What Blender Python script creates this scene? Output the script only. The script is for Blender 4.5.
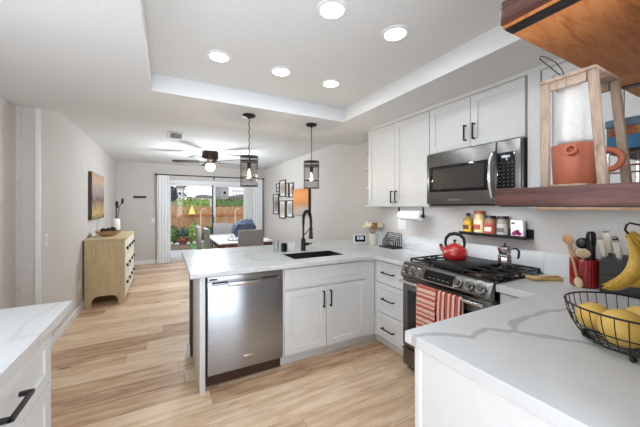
import bpy, bmesh, math, random
from mathutils import Vector, Matrix, noise
PI = math.pi
random.seed(7)
for o in list(bpy.data.objects): bpy.data.objects.remove(o)
SC = bpy.context.scene
COL = SC.collection

# ------------------------------------------------------------------ camera
cam_d = bpy.data.cameras.new('camera'); cam = bpy.data.objects.new('camera', cam_d); COL.objects.link(cam)
cam.location = (0, 0, 1.42)
cam.rotation_euler = (PI/2, 0, -math.atan(154/287))
cam_d.sensor_width = 36; cam_d.lens = 36*287/640; cam_d.shift_y = -(213.5-205.5)/640
cam_d.clip_start = 0.05; cam_d.clip_end = 200
SC.camera = cam

# ------------------------------------------------------------------ world, lights, exposure
w = bpy.data.worlds.new('sky'); SC.world = w; w.use_nodes = True
wn = w.node_tree
for n in list(wn.nodes): wn.nodes.remove(n)
wo = wn.nodes.new('ShaderNodeOutputWorld'); wb = wn.nodes.new('ShaderNodeBackground')
wt = wn.nodes.new('ShaderNodeTexCoord'); wsx = wn.nodes.new('ShaderNodeSeparateXYZ'); wr = wn.nodes.new('ShaderNodeValToRGB')
wn.links.new(wt.outputs['Generated'], wsx.inputs[0]); wn.links.new(wsx.outputs['Z'], wr.inputs[0])
wr.color_ramp.elements[0].color = (.93, .95, 1, 1); wr.color_ramp.elements[1].color = (.62, .76, 1, 1)
wn.links.new(wr.outputs[0], wb.inputs[0]); wb.inputs[1].default_value = 1.25
wn.links.new(wb.outputs[0], wo.inputs[0])

def area(name, loc, rot, sx, sy, power, color=(1, 1, 1)):
    d = bpy.data.lights.new(name, 'AREA'); d.shape = 'RECTANGLE'; d.size = sx; d.size_y = sy
    d.energy = power; d.color = color
    o = bpy.data.objects.new(name, d); o.location = loc; o.rotation_euler = rot; COL.objects.link(o); return o
sun_d = bpy.data.lights.new('sun', 'SUN'); sun_d.energy = .8; sun_d.angle = 0.3; sun_d.color = (1, .95, .88)
sun = bpy.data.objects.new('sun', sun_d); sun.rotation_euler = (math.radians(48), 0, math.radians(-20)); COL.objects.link(sun)
# fill lights added behind the camera, set at an unseen, added window
area('rear_fill', (-.30, -2.28, 1.45), (PI/2, 0, 0), 1.1, 1.7, 22, (.86, 1, 1.14))
area('added_streak_light', (.70, -2.28, 1.45), (PI/2, 0, 0), .26, 1.7, 10, (.86, 1, 1.14))  # narrow light added to put a streak on the dishwasher door
# added fill facing up, brightens the ceilings; no real source there
area('upward_fill', (.35, -1.45, .12), (PI, 0, 0), 2.4, 1.4, 94, (.86, 1, 1.17))
# added fill from the left for the range wall, set in an invented window
area('left_side_fill', (-1.215, .75, 1.62), (0, -PI/2, 0), .95, 1.4, 12, (.9, 1, 1.1))
DOWNLIGHT_W = 2.1
UCW = 1.55
FAN_W = 78.0
SC.view_settings.view_transform = 'Standard'; SC.view_settings.look = 'None'
SC.view_settings.exposure = 0.07; SC.view_settings.gamma = 1.0; SC.view_settings.use_curve_mapping = False

# ------------------------------------------------------------------ materials
def lin(c): return tuple(((v/255)/12.92 if v <= 10 else (((v/255)+.055)/1.055)**2.4) for v in c) + (1,)
_M = {}
def new_mat(name):
    m = bpy.data.materials.new(name); m.use_nodes = True
    nt = m.node_tree; b = nt.nodes['Principled BSDF']; return m, nt, b
def N(nt, t, **kw):
    n = nt.nodes.new(t)
    for k, v in kw.items(): setattr(n, k, v)
    return n
def math_n(nt, op, a, b=None, c=None):
    n = N(nt, 'ShaderNodeMath', operation=op)
    for i, v in enumerate((a, b, c)):
        if v is None: continue
        if isinstance(v, (int, float)): n.inputs[i].default_value = v
        else: nt.links.new(v, n.inputs[i])
    return n.outputs[0]
def coords(nt, scale=(1, 1, 1), rot=(0, 0, 0)):
    t = N(nt, 'ShaderNodeTexCoord'); mp = N(nt, 'ShaderNodeMapping')
    mp.inputs['Scale'].default_value = scale; mp.inputs['Rotation'].default_value = rot
    nt.links.new(t.outputs['Object'], mp.inputs[0]); return mp.outputs[0]
def noise_n(nt, vec, scale, detail=3, rough=.5, dist=0):
    n = N(nt, 'ShaderNodeTexNoise'); nt.links.new(vec, n.inputs['Vector'])
    n.inputs['Scale'].default_value = scale; n.inputs['Detail'].default_value = detail
    n.inputs['Roughness'].default_value = rough; n.inputs['Distortion'].default_value = dist
    return n.outputs['Fac']
def ramp(nt, fac, stops, interp='LINEAR'):
    r = N(nt, 'ShaderNodeValToRGB'); r.color_ramp.interpolation = interp
    e = r.color_ramp.elements
    while len(e) < len(stops): e.new(.5)
    for i, (p, c) in enumerate(stops):
        e[i].position = p; e[i].color = lin(c)
    nt.links.new(fac, r.inputs[0]); return r.outputs[0]
def bump(nt, b, h, strength=.2, dist=.01):
    n = N(nt, 'ShaderNodeBump'); n.inputs['Strength'].default_value = strength; n.inputs['Distance'].default_value = dist
    nt.links.new(h, n.inputs['Height']); nt.links.new(n.outputs[0], b.inputs['Normal'])
def plain(name, col, rough=.5, metal=0, var=.04, scale=30, bmp=0, coat=0, spec=None, stretch=(1, 1, 1)):
    """colour with slight procedural variation"""
    if name in _M: return _M[name]
    m, nt, b = new_mat(name); v = coords(nt, stretch)
    n = noise_n(nt, v, scale)
    a = tuple(max(0, c*(1-var)) for c in col); z = tuple(min(255, c*(1+var)) for c in col)
    nt.links.new(ramp(nt, n, [(.25, a), (.75, z)]), b.inputs['Base Color'])
    b.inputs['Roughness'].default_value = rough; b.inputs['Metallic'].default_value = metal
    if coat: b.inputs['Coat Weight'].default_value = coat
    if spec is not None: b.inputs['Specular IOR Level'].default_value = spec
    if bmp: bump(nt, b, n, bmp, .004)
    _M[name] = m; return m
def emit(name, col, strength):
    if name in _M: return _M[name]
    m, nt, b = new_mat(name)
    b.inputs['Base Color'].default_value = lin(col); b.inputs['Emission Color'].default_value = lin(col)
    b.inputs['Emission Strength'].default_value = strength
    _M[name] = m; return m
def glassy(name, tint=(255, 255, 255), ior_mix=.06, rough=.02):
    if name in _M: return _M[name]
    m, nt, b = new_mat(name); nt.nodes.remove(b)
    out = nt.nodes['Material Output']
    tr = N(nt, 'ShaderNodeBsdfTransparent'); tr.inputs[0].default_value = lin(tint)
    gl = N(nt, 'ShaderNodeBsdfGlossy'); gl.inputs['Roughness'].default_value = rough
    lw = N(nt, 'ShaderNodeLayerWeight'); lw.inputs['Blend'].default_value = .25
    fac = math_n(nt, 'MULTIPLY_ADD', lw.outputs['Facing'], ior_mix*5, ior_mix)
    mx = N(nt, 'ShaderNodeMixShader'); nt.links.new(fac, mx.inputs[0])
    nt.links.new(tr.outputs[0], mx.inputs[1]); nt.links.new(gl.outputs[0], mx.inputs[2])
    nt.links.new(mx.outputs[0], out.inputs[0]); _M[name] = m; return m

def floor_mat():
    m, nt, b = new_mat('oak_plank_floor'); v = coords(nt)
    # planks laid across the room, each row with its own joint offset
    PW, PL = .19, 1.9
    sx = N(nt, 'ShaderNodeSeparateXYZ'); nt.links.new(v, sx.inputs[0])
    yr = math_n(nt, 'DIVIDE', math_n(nt, 'ADD', sx.outputs[1], 10), PW); row = math_n(nt, 'FLOOR', yr); fy_ = math_n(nt, 'FRACT', yr)
    w1 = N(nt, 'ShaderNodeTexWhiteNoise', noise_dimensions='1D'); nt.links.new(row, w1.inputs['W'])
    xr = math_n(nt, 'ADD', math_n(nt, 'DIVIDE', math_n(nt, 'ADD', sx.outputs[0], 20), PL), math_n(nt, 'MULTIPLY', w1.outputs['Value'], 7)); colm = math_n(nt, 'FLOOR', xr); fx_ = math_n(nt, 'FRACT', xr)
    cc = N(nt, 'ShaderNodeCombineXYZ'); nt.links.new(row, cc.inputs[0]); nt.links.new(colm, cc.inputs[1])
    w2 = N(nt, 'ShaderNodeTexWhiteNoise', noise_dimensions='2D'); nt.links.new(cc.outputs[0], w2.inputs['Vector']); pid = w2.outputs['Value']
    gy = math_n(nt, 'MULTIPLY', math_n(nt, 'MINIMUM', fy_, math_n(nt, 'SUBTRACT', 1, fy_)), PW)
    gx = math_n(nt, 'MULTIPLY', math_n(nt, 'MINIMUM', fx_, math_n(nt, 'SUBTRACT', 1, fx_)), PL)
    joint = math_n(nt, 'MAXIMUM', math_n(nt, 'SUBTRACT', 1, math_n(nt, 'DIVIDE', math_n(nt, 'MINIMUM', gx, gy), .0028)), 0)
    # shift the grain per plank so it does not run across joints
    cx = N(nt, 'ShaderNodeCombineXYZ'); nt.links.new(math_n(nt, 'MULTIPLY', pid, 37.0), cx.inputs[0]); nt.links.new(math_n(nt, 'MULTIPLY', pid, 11.0), cx.inputs[1])
    va = N(nt, 'ShaderNodeVectorMath', operation='ADD'); nt.links.new(v, va.inputs[0]); nt.links.new(cx.outputs[0], va.inputs[1])
    st = N(nt, 'ShaderNodeMapping'); nt.links.new(va.outputs[0], st.inputs[0]); st.inputs['Scale'].default_value = (1.3, 9, 1)
    g1 = noise_n(nt, st.outputs[0], 2.2, 6, .6, .6)
    st2 = N(nt, 'ShaderNodeMapping'); nt.links.new(va.outputs[0], st2.inputs[0]); st2.inputs['Scale'].default_value = (3, 70, 1)
    g2 = noise_n(nt, st2.outputs[0], 3, 4, .6)
    t = math_n(nt, 'ADD', math_n(nt, 'MULTIPLY', pid, .34), math_n(nt, 'MULTIPLY', g1, .9))
    t = math_n(nt, 'ADD', t, math_n(nt, 'MULTIPLY', g2, .25))
    c = ramp(nt, t, [(.44, (154, 116, 88)), (.62, (198, 160, 126)), (.78, (220, 186, 150)), (.97, (238, 212, 181))])
    # knots
    vo = N(nt, 'ShaderNodeTexVoronoi'); st3 = N(nt, 'ShaderNodeMapping'); nt.links.new(va.outputs[0], st3.inputs[0]); st3.inputs['Scale'].default_value = (1.5, 4.2, 1)
    nt.links.new(st3.outputs[0], vo.inputs['Vector']); vo.inputs['Scale'].default_value = 1.0
    kn = math_n(nt, 'SUBTRACT', 1, math_n(nt, 'MULTIPLY', math_n(nt, 'ADD', vo.outputs['Distance'], math_n(nt, 'MULTIPLY', g2, .06)), 7.5))
    kn = math_n(nt, 'MAXIMUM', kn, 0)
    mx = N(nt, 'ShaderNodeMixRGB'); nt.links.new(math_n(nt, 'MULTIPLY', kn, 1.6), mx.inputs[0]); nt.links.new(c, mx.inputs[1]); mx.inputs[2].default_value = lin((96, 62, 40)); mx.use_clamp = True
    mj = N(nt, 'ShaderNodeMixRGB'); nt.links.new(math_n(nt, 'MULTIPLY', joint, .55), mj.inputs[0]); nt.links.new(mx.outputs[0], mj.inputs[1]); mj.inputs[2].default_value = lin((110, 80, 58))
    nt.links.new(mj.outputs[0], b.inputs['Base Color'])
    b.inputs['Roughness'].default_value = .33
    bump(nt, b, math_n(nt, 'SUBTRACT', math_n(nt, 'MULTIPLY', g2, .3), joint), .12, .003)
    return m
def quartz_mat(lines=None):
    m, nt, b = new_mat('white_veined_quartz'); v = coords(nt)
    d = noise_n(nt, v, 1.15, 4, .55, .7)
    a = math_n(nt, 'ABSOLUTE', math_n(nt, 'SUBTRACT', d, .5))
    vein = math_n(nt, 'MAXIMUM', math_n(nt, 'SUBTRACT', 1, math_n(nt, 'MULTIPLY', a, 42)), 0)
    d2 = noise_n(nt, v, 3.2, 4, .6, 1.0)
    a2 = math_n(nt, 'ABSOLUTE', math_n(nt, 'SUBTRACT', d2, .54))
    vein2 = math_n(nt, 'MAXIMUM', math_n(nt, 'SUBTRACT', 1, math_n(nt, 'MULTIPLY', a2, 70)), 0)
    msk = math_n(nt, 'MAXIMUM', math_n(nt, 'SUBTRACT', math_n(nt, 'MULTIPLY', noise_n(nt, v, .9, 2), 3), 1.2), 0)
    f = math_n(nt, 'ADD', math_n(nt, 'MULTIPLY', vein, .42), math_n(nt, 'MULTIPLY', math_n(nt, 'MULTIPLY', vein2, .25), msk))
    halo = math_n(nt, 'MAXIMUM', math_n(nt, 'SUBTRACT', 1, math_n(nt, 'MULTIPLY', a, 11)), 0)
    f = math_n(nt, 'ADD', f, math_n(nt, 'MULTIPLY', halo, .15))
    if lines:
        # one broad grey vein that wanders across this slab
        wob = N(nt, 'ShaderNodeTexNoise'); nt.links.new(v, wob.inputs['Vector']); wob.inputs['Scale'].default_value = 14; wob.inputs['Detail'].default_value = 4
        sub = N(nt, 'ShaderNodeVectorMath', operation='MULTIPLY_ADD'); nt.links.new(wob.outputs['Color'], sub.inputs[0]); sub.inputs[1].default_value = (.045, .045, 0); sub.inputs[2].default_value = (-.0225, -.0225, 0)
        pv = N(nt, 'ShaderNodeVectorMath', operation='ADD'); nt.links.new(v, pv.inputs[0]); nt.links.new(sub.outputs[0], pv.inputs[1])
        best = None
        for ln in lines:
            for (ax, ay), (bx, by) in zip(ln[:-1], ln[1:]):
                d_ = Vector((bx-ax, by-ay, 0)); ap_ = N(nt, 'ShaderNodeVectorMath', operation='SUBTRACT'); nt.links.new(pv.outputs[0], ap_.inputs[0]); ap_.inputs[1].default_value = (ax, ay, 0)
                fl = N(nt, 'ShaderNodeVectorMath', operation='MULTIPLY'); nt.links.new(ap_.outputs[0], fl.inputs[0]); fl.inputs[1].default_value = (1, 1, 0)
                dt = N(nt, 'ShaderNodeVectorMath', operation='DOT_PRODUCT'); nt.links.new(fl.outputs[0], dt.inputs[0]); dt.inputs[1].default_value = d_/d_.length_squared
                h = math_n(nt, 'MINIMUM', math_n(nt, 'MAXIMUM', dt.outputs['Value'], 0), 1)
                sc_ = N(nt, 'ShaderNodeVectorMath', operation='SCALE'); sc_.inputs[0].default_value = d_; nt.links.new(h, sc_.inputs['Scale'])
                ds = N(nt, 'ShaderNodeVectorMath', operation='DISTANCE'); nt.links.new(fl.outputs[0], ds.inputs[0]); nt.links.new(sc_.outputs[0], ds.inputs[1])
                best = ds.outputs['Value'] if best is None else math_n(nt, 'MINIMUM', best, ds.outputs['Value'])
        wd = math_n(nt, 'MULTIPLY_ADD', noise_n(nt, v, 7, 2), .03, .004)
        core = math_n(nt, 'MAXIMUM', math_n(nt, 'SUBTRACT', 1, math_n(nt, 'DIVIDE', best, wd)), 0)
        f = math_n(nt, 'ADD', math_n(nt, 'MULTIPLY', f, .12), math_n(nt, 'MINIMUM', math_n(nt, 'MULTIPLY', core, 1.3), .56))
    else: f = math_n(nt, 'MULTIPLY', f, .5)
    c = ramp(nt, f, [(0, (216, 216, 215)), (.5, (190, 188, 187)), (1, (160, 158, 156))])
    nt.links.new(c, b.inputs['Base Color']); b.inputs['Roughness'].default_value = .27
    return m
VEINS = [[(0.827, 0.819), (0.888, 0.806), (0.972, 0.766), (1.03, 0.696), (1.155, 0.715), (1.234, 0.641), (1.266, 0.603), (1.346, 0.494), (1.404, 0.342)], [(1.234, 0.641), (1.302, 0.692), (1.444, 0.703), (1.594, 0.699), (1.736, 0.661)]]
def steel_mat(name, col, rough, axis_scale, aniso=.5, arot=0):
    m, nt, b = new_mat(name); v = coords(nt, axis_scale)
    n = noise_n(nt, v, 6, 3)
    nt.links.new(ramp(nt, n, [(.3, tuple(c*.93 for c in col)), (.7, tuple(min(255, c*1.05) for c in col))]), b.inputs['Base Color'])
    b.inputs['Metallic'].default_value = 1; b.inputs['Roughness'].default_value = rough
    b.inputs['Anisotropic'].default_value = aniso
    tg_ = N(nt, 'ShaderNodeTangent', direction_type='RADIAL', axis='Z'); nt.links.new(tg_.outputs[0], b.inputs['Tangent']); b.inputs['Anisotropic Rotation'].default_value = arot
    bump(nt, b, n, .03, .001); _M[name] = m; return m
def wood_mat(name, cols, rough=.4, axis=(1, 8, 8), scale=3, bmp=.08, dist=1.2):
    if name in _M: return _M[name]
    m, nt, b = new_mat(name); v = coords(nt, axis)
    g = noise_n(nt, v, scale, 6, .6, dist)
    g2 = noise_n(nt, v, scale*7, 3, .6)
    t = math_n(nt, 'ADD', math_n(nt, 'MULTIPLY', g, .8), math_n(nt, 'MULTIPLY', g2, .2))
    k = len(cols)
    nt.links.new(ramp(nt, t, [(.3+.4*i/(k-1), c) for i, c in enumerate(cols)]), b.inputs['Base Color'])
    b.inputs['Roughness'].default_value = rough; bump(nt, b, t, bmp, .003); _M[name] = m; return m
def stripe_mat(name, axis, period, cols, rough=.85):
    """repeating woven stripes; cols = [(width fraction, colour)]"""
    m, nt, b = new_mat(name); t = N(nt, 'ShaderNodeTexCoord'); s = N(nt, 'ShaderNodeSeparateXYZ'); nt.links.new(t.outputs['Object'], s.inputs[0])
    x = s.outputs['XYZ'.index(axis)]
    fr = math_n(nt, 'FRACT', math_n(nt, 'DIVIDE', math_n(nt, 'ADD', x, 50), period))
    pos = 0; stops = []
    for wd, c in cols: stops.append((pos, c)); pos += wd
    nt.links.new(ramp(nt, fr, stops, 'CONSTANT'), b.inputs['Base Color'])
    b.inputs['Roughness'].default_value = rough
    bump(nt, b, noise_n(nt, t.outputs['Object'], 400, 2), .3, .002); return m
def chevron_mat():
    m, nt, b = new_mat('diagonal_board_paint'); t = N(nt, 'ShaderNodeTexCoord'); s = N(nt, 'ShaderNodeSeparateXYZ'); nt.links.new(t.outputs['Object'], s.inputs[0])
    fold = math_n(nt, 'ABSOLUTE', math_n(nt, 'SUBTRACT', s.outputs[2], .75))
    q = math_n(nt, 'SUBTRACT', math_n(nt, 'MULTIPLY', math_n(nt, 'ADD', s.outputs[0], s.outputs[1]), .8), fold)
    fr = math_n(nt, 'FRACT', math_n(nt, 'DIVIDE', math_n(nt, 'ADD', q, 50), .2))
    gr = math_n(nt, 'MAXIMUM', math_n(nt, 'SUBTRACT', 1, math_n(nt, 'MULTIPLY', fr, 12)), 0)
    b.inputs['Base Color'].default_value = lin(WALL_COL); b.inputs['Roughness'].default_value = .6
    bump(nt, b, math_n(nt, 'SUBTRACT', 1, gr), .6, .008); return m
def leaf_mat(name, a, bcol, c):
    m, nt, b = new_mat(name); v = coords(nt); n = noise_n(nt, v, 9, 3)
    nt.links.new(ramp(nt, n, [(.3, a), (.5, bcol), (.72, c)]), b.inputs['Base Color']); b.inputs['Roughness'].default_value = .55
    return m
def art_mat(name, cols, axis, z0, z1, scale=6, bands=.35):
    """abstract painted canvas: bands of colour broken by noise"""
    m, nt, b = new_mat(name); t = N(nt, 'ShaderNodeTexCoord'); s = N(nt, 'ShaderNodeSeparateXYZ'); nt.links.new(t.outputs['Object'], s.inputs[0])
    h = math_n(nt, 'DIVIDE', math_n(nt, 'SUBTRACT', s.outputs['XYZ'.index(axis)], z0), z1-z0)
    n = noise_n(nt, t.outputs['Object'], scale, 5, .65, .8)
    f = math_n(nt, 'ADD', h, math_n(nt, 'MULTIPLY', math_n(nt, 'SUBTRACT', n, .5), bands*2))
    k = len(cols)
    nt.links.new(ramp(nt, f, [(i/(k-1), c) for i, c in enumerate(cols)]), b.inputs['Base Color']); b.inputs['Roughness'].default_value = .7
    return m

WALL_COL = (208, 202, 197)
M_wall = plain('greige_wall_paint', WALL_COL, .75, var=.012, scale=60, bmp=.05)
M_chev = chevron_mat()
M_ceil = plain('white_ceiling_paint', (222, 222, 221), .9, var=.01, scale=90, bmp=.25)
M_trim = plain('white_trim_paint', (232, 232, 231), .4, var=.01)
M_cab = plain('white_cabinet_lacquer', (224, 224, 223), .35, var=.008)
M_floor = floor_mat(); M_quartz = quartz_mat()
M_quartz_near = quartz_mat(VEINS)
M_steel = steel_mat('brushed_steel', (178, 183, 190), .28, (1, 1, 90), .85, .25)
M_bsteel = steel_mat('dark_stainless', (124, 122, 120), .3, (1, 1, 60))
M_chrome = steel_mat('bright_steel', (215, 213, 210), .2, (1, 40, 1))
M_black = plain('matte_black_metal', (30, 29, 29), .42, .3)
M_iron = plain('cast_iron', (40, 40, 42), .55, .2, bmp=.2)
M_gloss = plain('black_glass', (12, 12, 14), .08, 0)
M_dark = plain('charcoal_paint', (58, 56, 56), .6)
M_rubber = plain('black_plastic', (22, 22, 23), .4)
M_fabric = plain('grey_chair_fabric', (156, 153, 151), .9, var=.1, scale=240, bmp=.3)
M_curt = plain('white_linen', (243, 243, 244), .9, var=.02, scale=200, bmp=.1)
_nt = M_curt.node_tree; _b = _nt.nodes['Principled BSDF']
_tl = N(_nt, 'ShaderNodeBsdfTranslucent'); _tl.inputs[0].default_value = lin((240, 240, 240)); _mx = N(_nt, 'ShaderNodeMixShader'); _mx.inputs[0].default_value = .04
_nt.links.new(_b.outputs[0], _mx.inputs[1]); _nt.links.new(_tl.outputs[0], _mx.inputs[2]); _nt.links.new(_mx.outputs[0], _nt.nodes['Material Output'].inputs[0])
M_white = plain('white_ceramic', (238, 237, 235), .25)
M_bulb = emit('warm_bulb', (255, 214, 150), 14)
M_lens = emit('led_lens', (255, 252, 244), 12)
M_pane = glassy('window_glass', ior_mix=.015)
M_clear = glassy('clear_glass', (245, 250, 250), .08)
M_smoke = glassy('smoked_mesh_glass', (168, 168, 172), .04, .2)

# ------------------------------------------------------------------ mesh builder
class MB:
    def __init__(s): s.v = []; s.f = []
    def add(s, vs, fs):
        k = len(s.v); s.v += [Vector(v) for v in vs]; s.f += [[i+k for i in f] for f in fs]; return s
    def bm(s, b, mat=None):
        b.verts.ensure_lookup_table(); b.verts.index_update()
        s.add([(mat @ v.co if mat else v.co.copy()) for v in b.verts], [[v.index for v in f.verts] for f in b.faces]); b.free(); return s
    def box(s, x0, x1, y0, y1, z0, z1, bev=0, seg=2):
        if not bev:
            v = [(x, y, z) for z in (z0, z1) for y in (y0, y1) for x in (x0, x1)]
            return s.add(v, [(0, 2, 3, 1), (4, 5, 7, 6), (0, 1, 5, 4), (2, 6, 7, 3), (0, 4, 6, 2), (1, 3, 7, 5)])
        b = bmesh.new(); bmesh.ops.create_cube(b, size=1)
        for v in b.verts: v.co = Vector(((x0+x1)/2+v.co.x*(x1-x0), (y0+y1)/2+v.co.y*(y1-y0), (z0+z1)/2+v.co.z*(z1-z0)))
        bmesh.ops.bevel(b, geom=b.edges[:], offset=bev, segments=seg, profile=.5, affect='EDGES')
        return s.bm(b)
    def bar(s, p0, p1, wd, ht, up=(0, 0, 1), bev=0):
        """box-section bar from p0 to p1"""
        p0, p1 = Vector(p0), Vector(p1); d = p1-p0; L = d.length; d.normalize()
        sx = d.cross(Vector(up)); sx.normalize(); u = sx.cross(d)
        b = MB(); b.box(-wd/2, wd/2, 0, L, -ht/2, ht/2, bev, 1)
        return s.add([p0+sx*v.x+d*v.y+u*v.z for v in b.v], b.f)
    def cyl(s, p0, p1, r0, r1=None, n=24, cap=True):
        r1 = r0 if r1 is None else r1
        p0, p1 = Vector(p0), Vector(p1); d = (p1-p0).normalized()
        a = Vector((0, 0, 1)) if abs(d.z) < .9 else Vector((1, 0, 0))
        e = d.cross(a).normalized(); g = d.cross(e)
        vs = [p+(e*math.cos(2*PI*i/n)+g*math.sin(2*PI*i/n))*r for p, r in ((p0, r0), (p1, r1)) for i in range(n)]
        fs = [(i, (i+1) % n, n+(i+1) % n, n+i) for i in range(n)]
        if cap: fs += [tuple(range(n-1, -1, -1)), tuple(range(n, 2*n))]
        return s.add(vs, fs)
    def lathe(s, prof, c=(0, 0, 0), n=32, mat=None, sq=None):
        c = Vector(c); vs = []; fs = []
        for r, z in prof:
            for i in range(n):
                a = 2*PI*i/n; p = Vector((r*math.cos(a), r*math.sin(a), z))
                vs.append(c+(mat @ p if mat else p))
        for j in range(len(prof)-1):
            for i in range(n): fs.append((j*n+i, j*n+(i+1) % n, (j+1)*n+(i+1) % n, (j+1)*n+i))
        if prof[0][0] > 1e-5: fs.append(tuple(range(n-1, -1, -1)))
        if prof[-1][0] > 1e-5: fs.append(tuple((len(prof)-1)*n+i for i in range(n)))
        return s.add(vs, fs)
    def tube(s, pts, r, n=8, closed=False, cap=True):
        pts = [Vector(p) for p in pts]; m = len(pts)
        rs = r if isinstance(r, (list, tuple)) else [r]*m
        T = []
        for i in range(m):
            if closed: t = pts[(i+1) % m]-pts[i-1]
            else: t = pts[min(i+1, m-1)]-pts[max(i-1, 0)]
            T.append(t.normalized())
        a = Vector((0, 0, 1)) if abs(T[0].z) < .9 else Vector((1, 0, 0))
        e = T[0].cross(a).normalized(); vs = []; fs = []
        for i in range(m):
            e = (e-T[i]*e.dot(T[i])).normalized(); g = T[i].cross(e)
            for k in range(n): vs.append(pts[i]+(e*math.cos(2*PI*k/n)+g*math.sin(2*PI*k/n))*rs[i])
        for i in range(m if closed else m-1):
            j = (i+1) % m
            for k in range(n): fs.append((i*n+k, i*n+(k+1) % n, j*n+(k+1) % n, j*n+k))
        if cap and not closed: fs += [tuple(range(n-1, -1, -1)), tuple((m-1)*n+k for k in range(n))]
        return s.add(vs, fs)
    def prism(s, poly, axis, a0, a1):
        """polygon in the two other axes extruded along axis"""
        def P(p, a):
            return {'x': (a, p[0], p[1]), 'y': (p[0], a, p[1]), 'z': (p[0], p[1], a)}[axis]
        n = len(poly); vs = [P(p, a0) for p in poly]+[P(p, a1) for p in poly]
        return s.add(vs, [tuple(range(n-1, -1, -1)), tuple(range(n, 2*n))]+[(i, (i+1) % n, n+(i+1) % n, n+i) for i in range(n)])
    def ball(s, c, r, n=24, m=14, f=None):
        rx, ry, rz = r if isinstance(r, (tuple, list)) else (r, r, r)
        vs = []; fs = []
        for j in range(m+1):
            t = PI*j/m
            for i in range(n):
                a = 2*PI*i/n; p = Vector((math.sin(t)*math.cos(a), math.sin(t)*math.sin(a), math.cos(t)))
                k = f(p) if f else 1
                vs.append((c[0]+rx*p.x*k, c[1]+ry*p.y*k, c[2]+rz*p.z*k))
        for j in range(m):
            for i in range(n): fs.append((j*n+i, (j+1)*n+i, (j+1)*n+(i+1) % n, j*n+(i+1) % n))
        return s.add(vs, fs)
    def sheet(s, fn, nu, nv, th):
        """fn(u, v) -> point; thickened along the local normal"""
        P = [[Vector(fn(i/nu, j/nv)) for j in range(nv+1)] for i in range(nu+1)]
        vs = []
        for side in (0, 1):
            for i in range(nu+1):
                for j in range(nv+1):
                    du = P[min(i+1, nu)][j]-P[max(i-1, 0)][j]; dv = P[i][min(j+1, nv)]-P[i][max(j-1, 0)]
                    nn = du.cross(dv); nn = nn.normalized() if nn.length > 1e-12 else Vector((0, 0, 1))
                    vs.append(P[i][j]+nn*th*(side-.5))
        A = lambda i, j: i*(nv+1)+j
        B = lambda i, j: (nu+1)*(nv+1)+i*(nv+1)+j
        fs = []
        for i in range(nu):
            for j in range(nv):
                fs.append((A(i, j), A(i, j+1), A(i+1, j+1), A(i+1, j))); fs.append((B(i, j), B(i+1, j), B(i+1, j+1), B(i, j+1)))
        for i in range(nu):
            fs.append((A(i, 0), A(i+1, 0), B(i+1, 0), B(i, 0))); fs.append((A(i, nv), B(i, nv), B(i+1, nv), A(i+1, nv)))
        for j in range(nv):
            fs.append((A(0, j), B(0, j), B(0, j+1), A(0, j+1))); fs.append((A(nu, j), A(nu, j+1), B(nu, j+1), B(nu, j)))
        return s.add(vs, fs)
    def cells(s, xs, ys, z0, z1, skip=()):
        """slab made of grid cells, cells in skip left open; one watertight skin"""
        occ = lambda i, j: 0 <= i < len(xs)-1 and 0 <= j < len(ys)-1 and (i, j) not in skip
        for i in range(len(xs)-1):
            for j in range(len(ys)-1):
                if not occ(i, j): continue
                a, b, c, d = xs[i], xs[i+1], ys[j], ys[j+1]
                s.add([(a, c, z1), (b, c, z1), (b, d, z1), (a, d, z1)], [(0, 1, 2, 3)])
                s.add([(a, c, z0), (b, c, z0), (b, d, z0), (a, d, z0)], [(3, 2, 1, 0)])
                if not occ(i-1, j): s.add([(a, c, z0), (a, d, z0), (a, d, z1), (a, c, z1)], [(3, 2, 1, 0)])
                if not occ(i+1, j): s.add([(b, c, z0), (b, d, z0), (b, d, z1), (b, c, z1)], [(0, 1, 2, 3)])
                if not occ(i, j-1): s.add([(a, c, z0), (b, c, z0), (b, c, z1), (a, c, z1)], [(0, 1, 2, 3)])
                if not occ(i, j+1): s.add([(a, d, z0), (b, d, z0), (b, d, z1), (a, d, z1)], [(3, 2, 1, 0)])
        return s
    def xf(s, mat):
        s.v = [mat @ v for v in s.v]; return s
    def mesh(s, name, m, off=Vector((0, 0, 0)), angle=38, weld=True):
        me = bpy.data.meshes.new(name); me.from_pydata([tuple(v-off) for v in s.v], [], s.f)
        if weld:
            b = bmesh.new(); b.from_mesh(me); bmesh.ops.remove_doubles(b, verts=b.verts, dist=1e-5); bmesh.ops.recalc_face_normals(b, faces=b.faces); b.to_mesh(me); b.free()
        me.materials.append(m)
        for p in me.polygons: p.use_smooth = True
        me.set_sharp_from_angle(angle=math.radians(angle)); me.update(); return me

def base_of(o):
    while o.parent: o = o.parent
    return o.location.copy()
def obj(name, mb, m, parent=None, label=None, loc=None, **kw):
    """link a mesh; mesh coordinates are given in the world, origin at the thing's base"""
    off = base_of(parent) if parent else Vector(loc or (0, 0, 0))
    o = bpy.data.objects.new(name, mb.mesh(name, m, off, **kw)); COL.objects.link(o)
    if parent: o.parent = parent
    else: o.location = off
    if label: o['label'] = label
    return o
def tag(o, label, cat, group=None, kind=None):
    o['label'] = label; o['category'] = cat
    if group: o['group'] = group
    if kind: o['kind'] = kind
    return o
def thing(name, label, cat, loc=(0, 0, 0), group=None):
    o = bpy.data.objects.new(name, None); o.empty_display_size = .05; o.location = loc; COL.objects.link(o)
    return tag(o, label, cat, group)
def struct(name, mb, m, parent=None, **kw):
    o = obj(name, mb, m, parent, **kw)
    if not parent: o['kind'] = 'structure'
    return o
def copy_tree(o, parent=None):
    c = o.copy(); COL.objects.link(c)
    if parent: c.parent = parent
    for ch in list(o.children): copy_tree(ch, c)
    return c
def dup(o, loc, rotz=None, label=None):
    c = copy_tree(o); c.location = loc
    if rotz is not None: c.rotation_euler = (0, 0, rotz)
    if label: c['label'] = label
    return c
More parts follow.
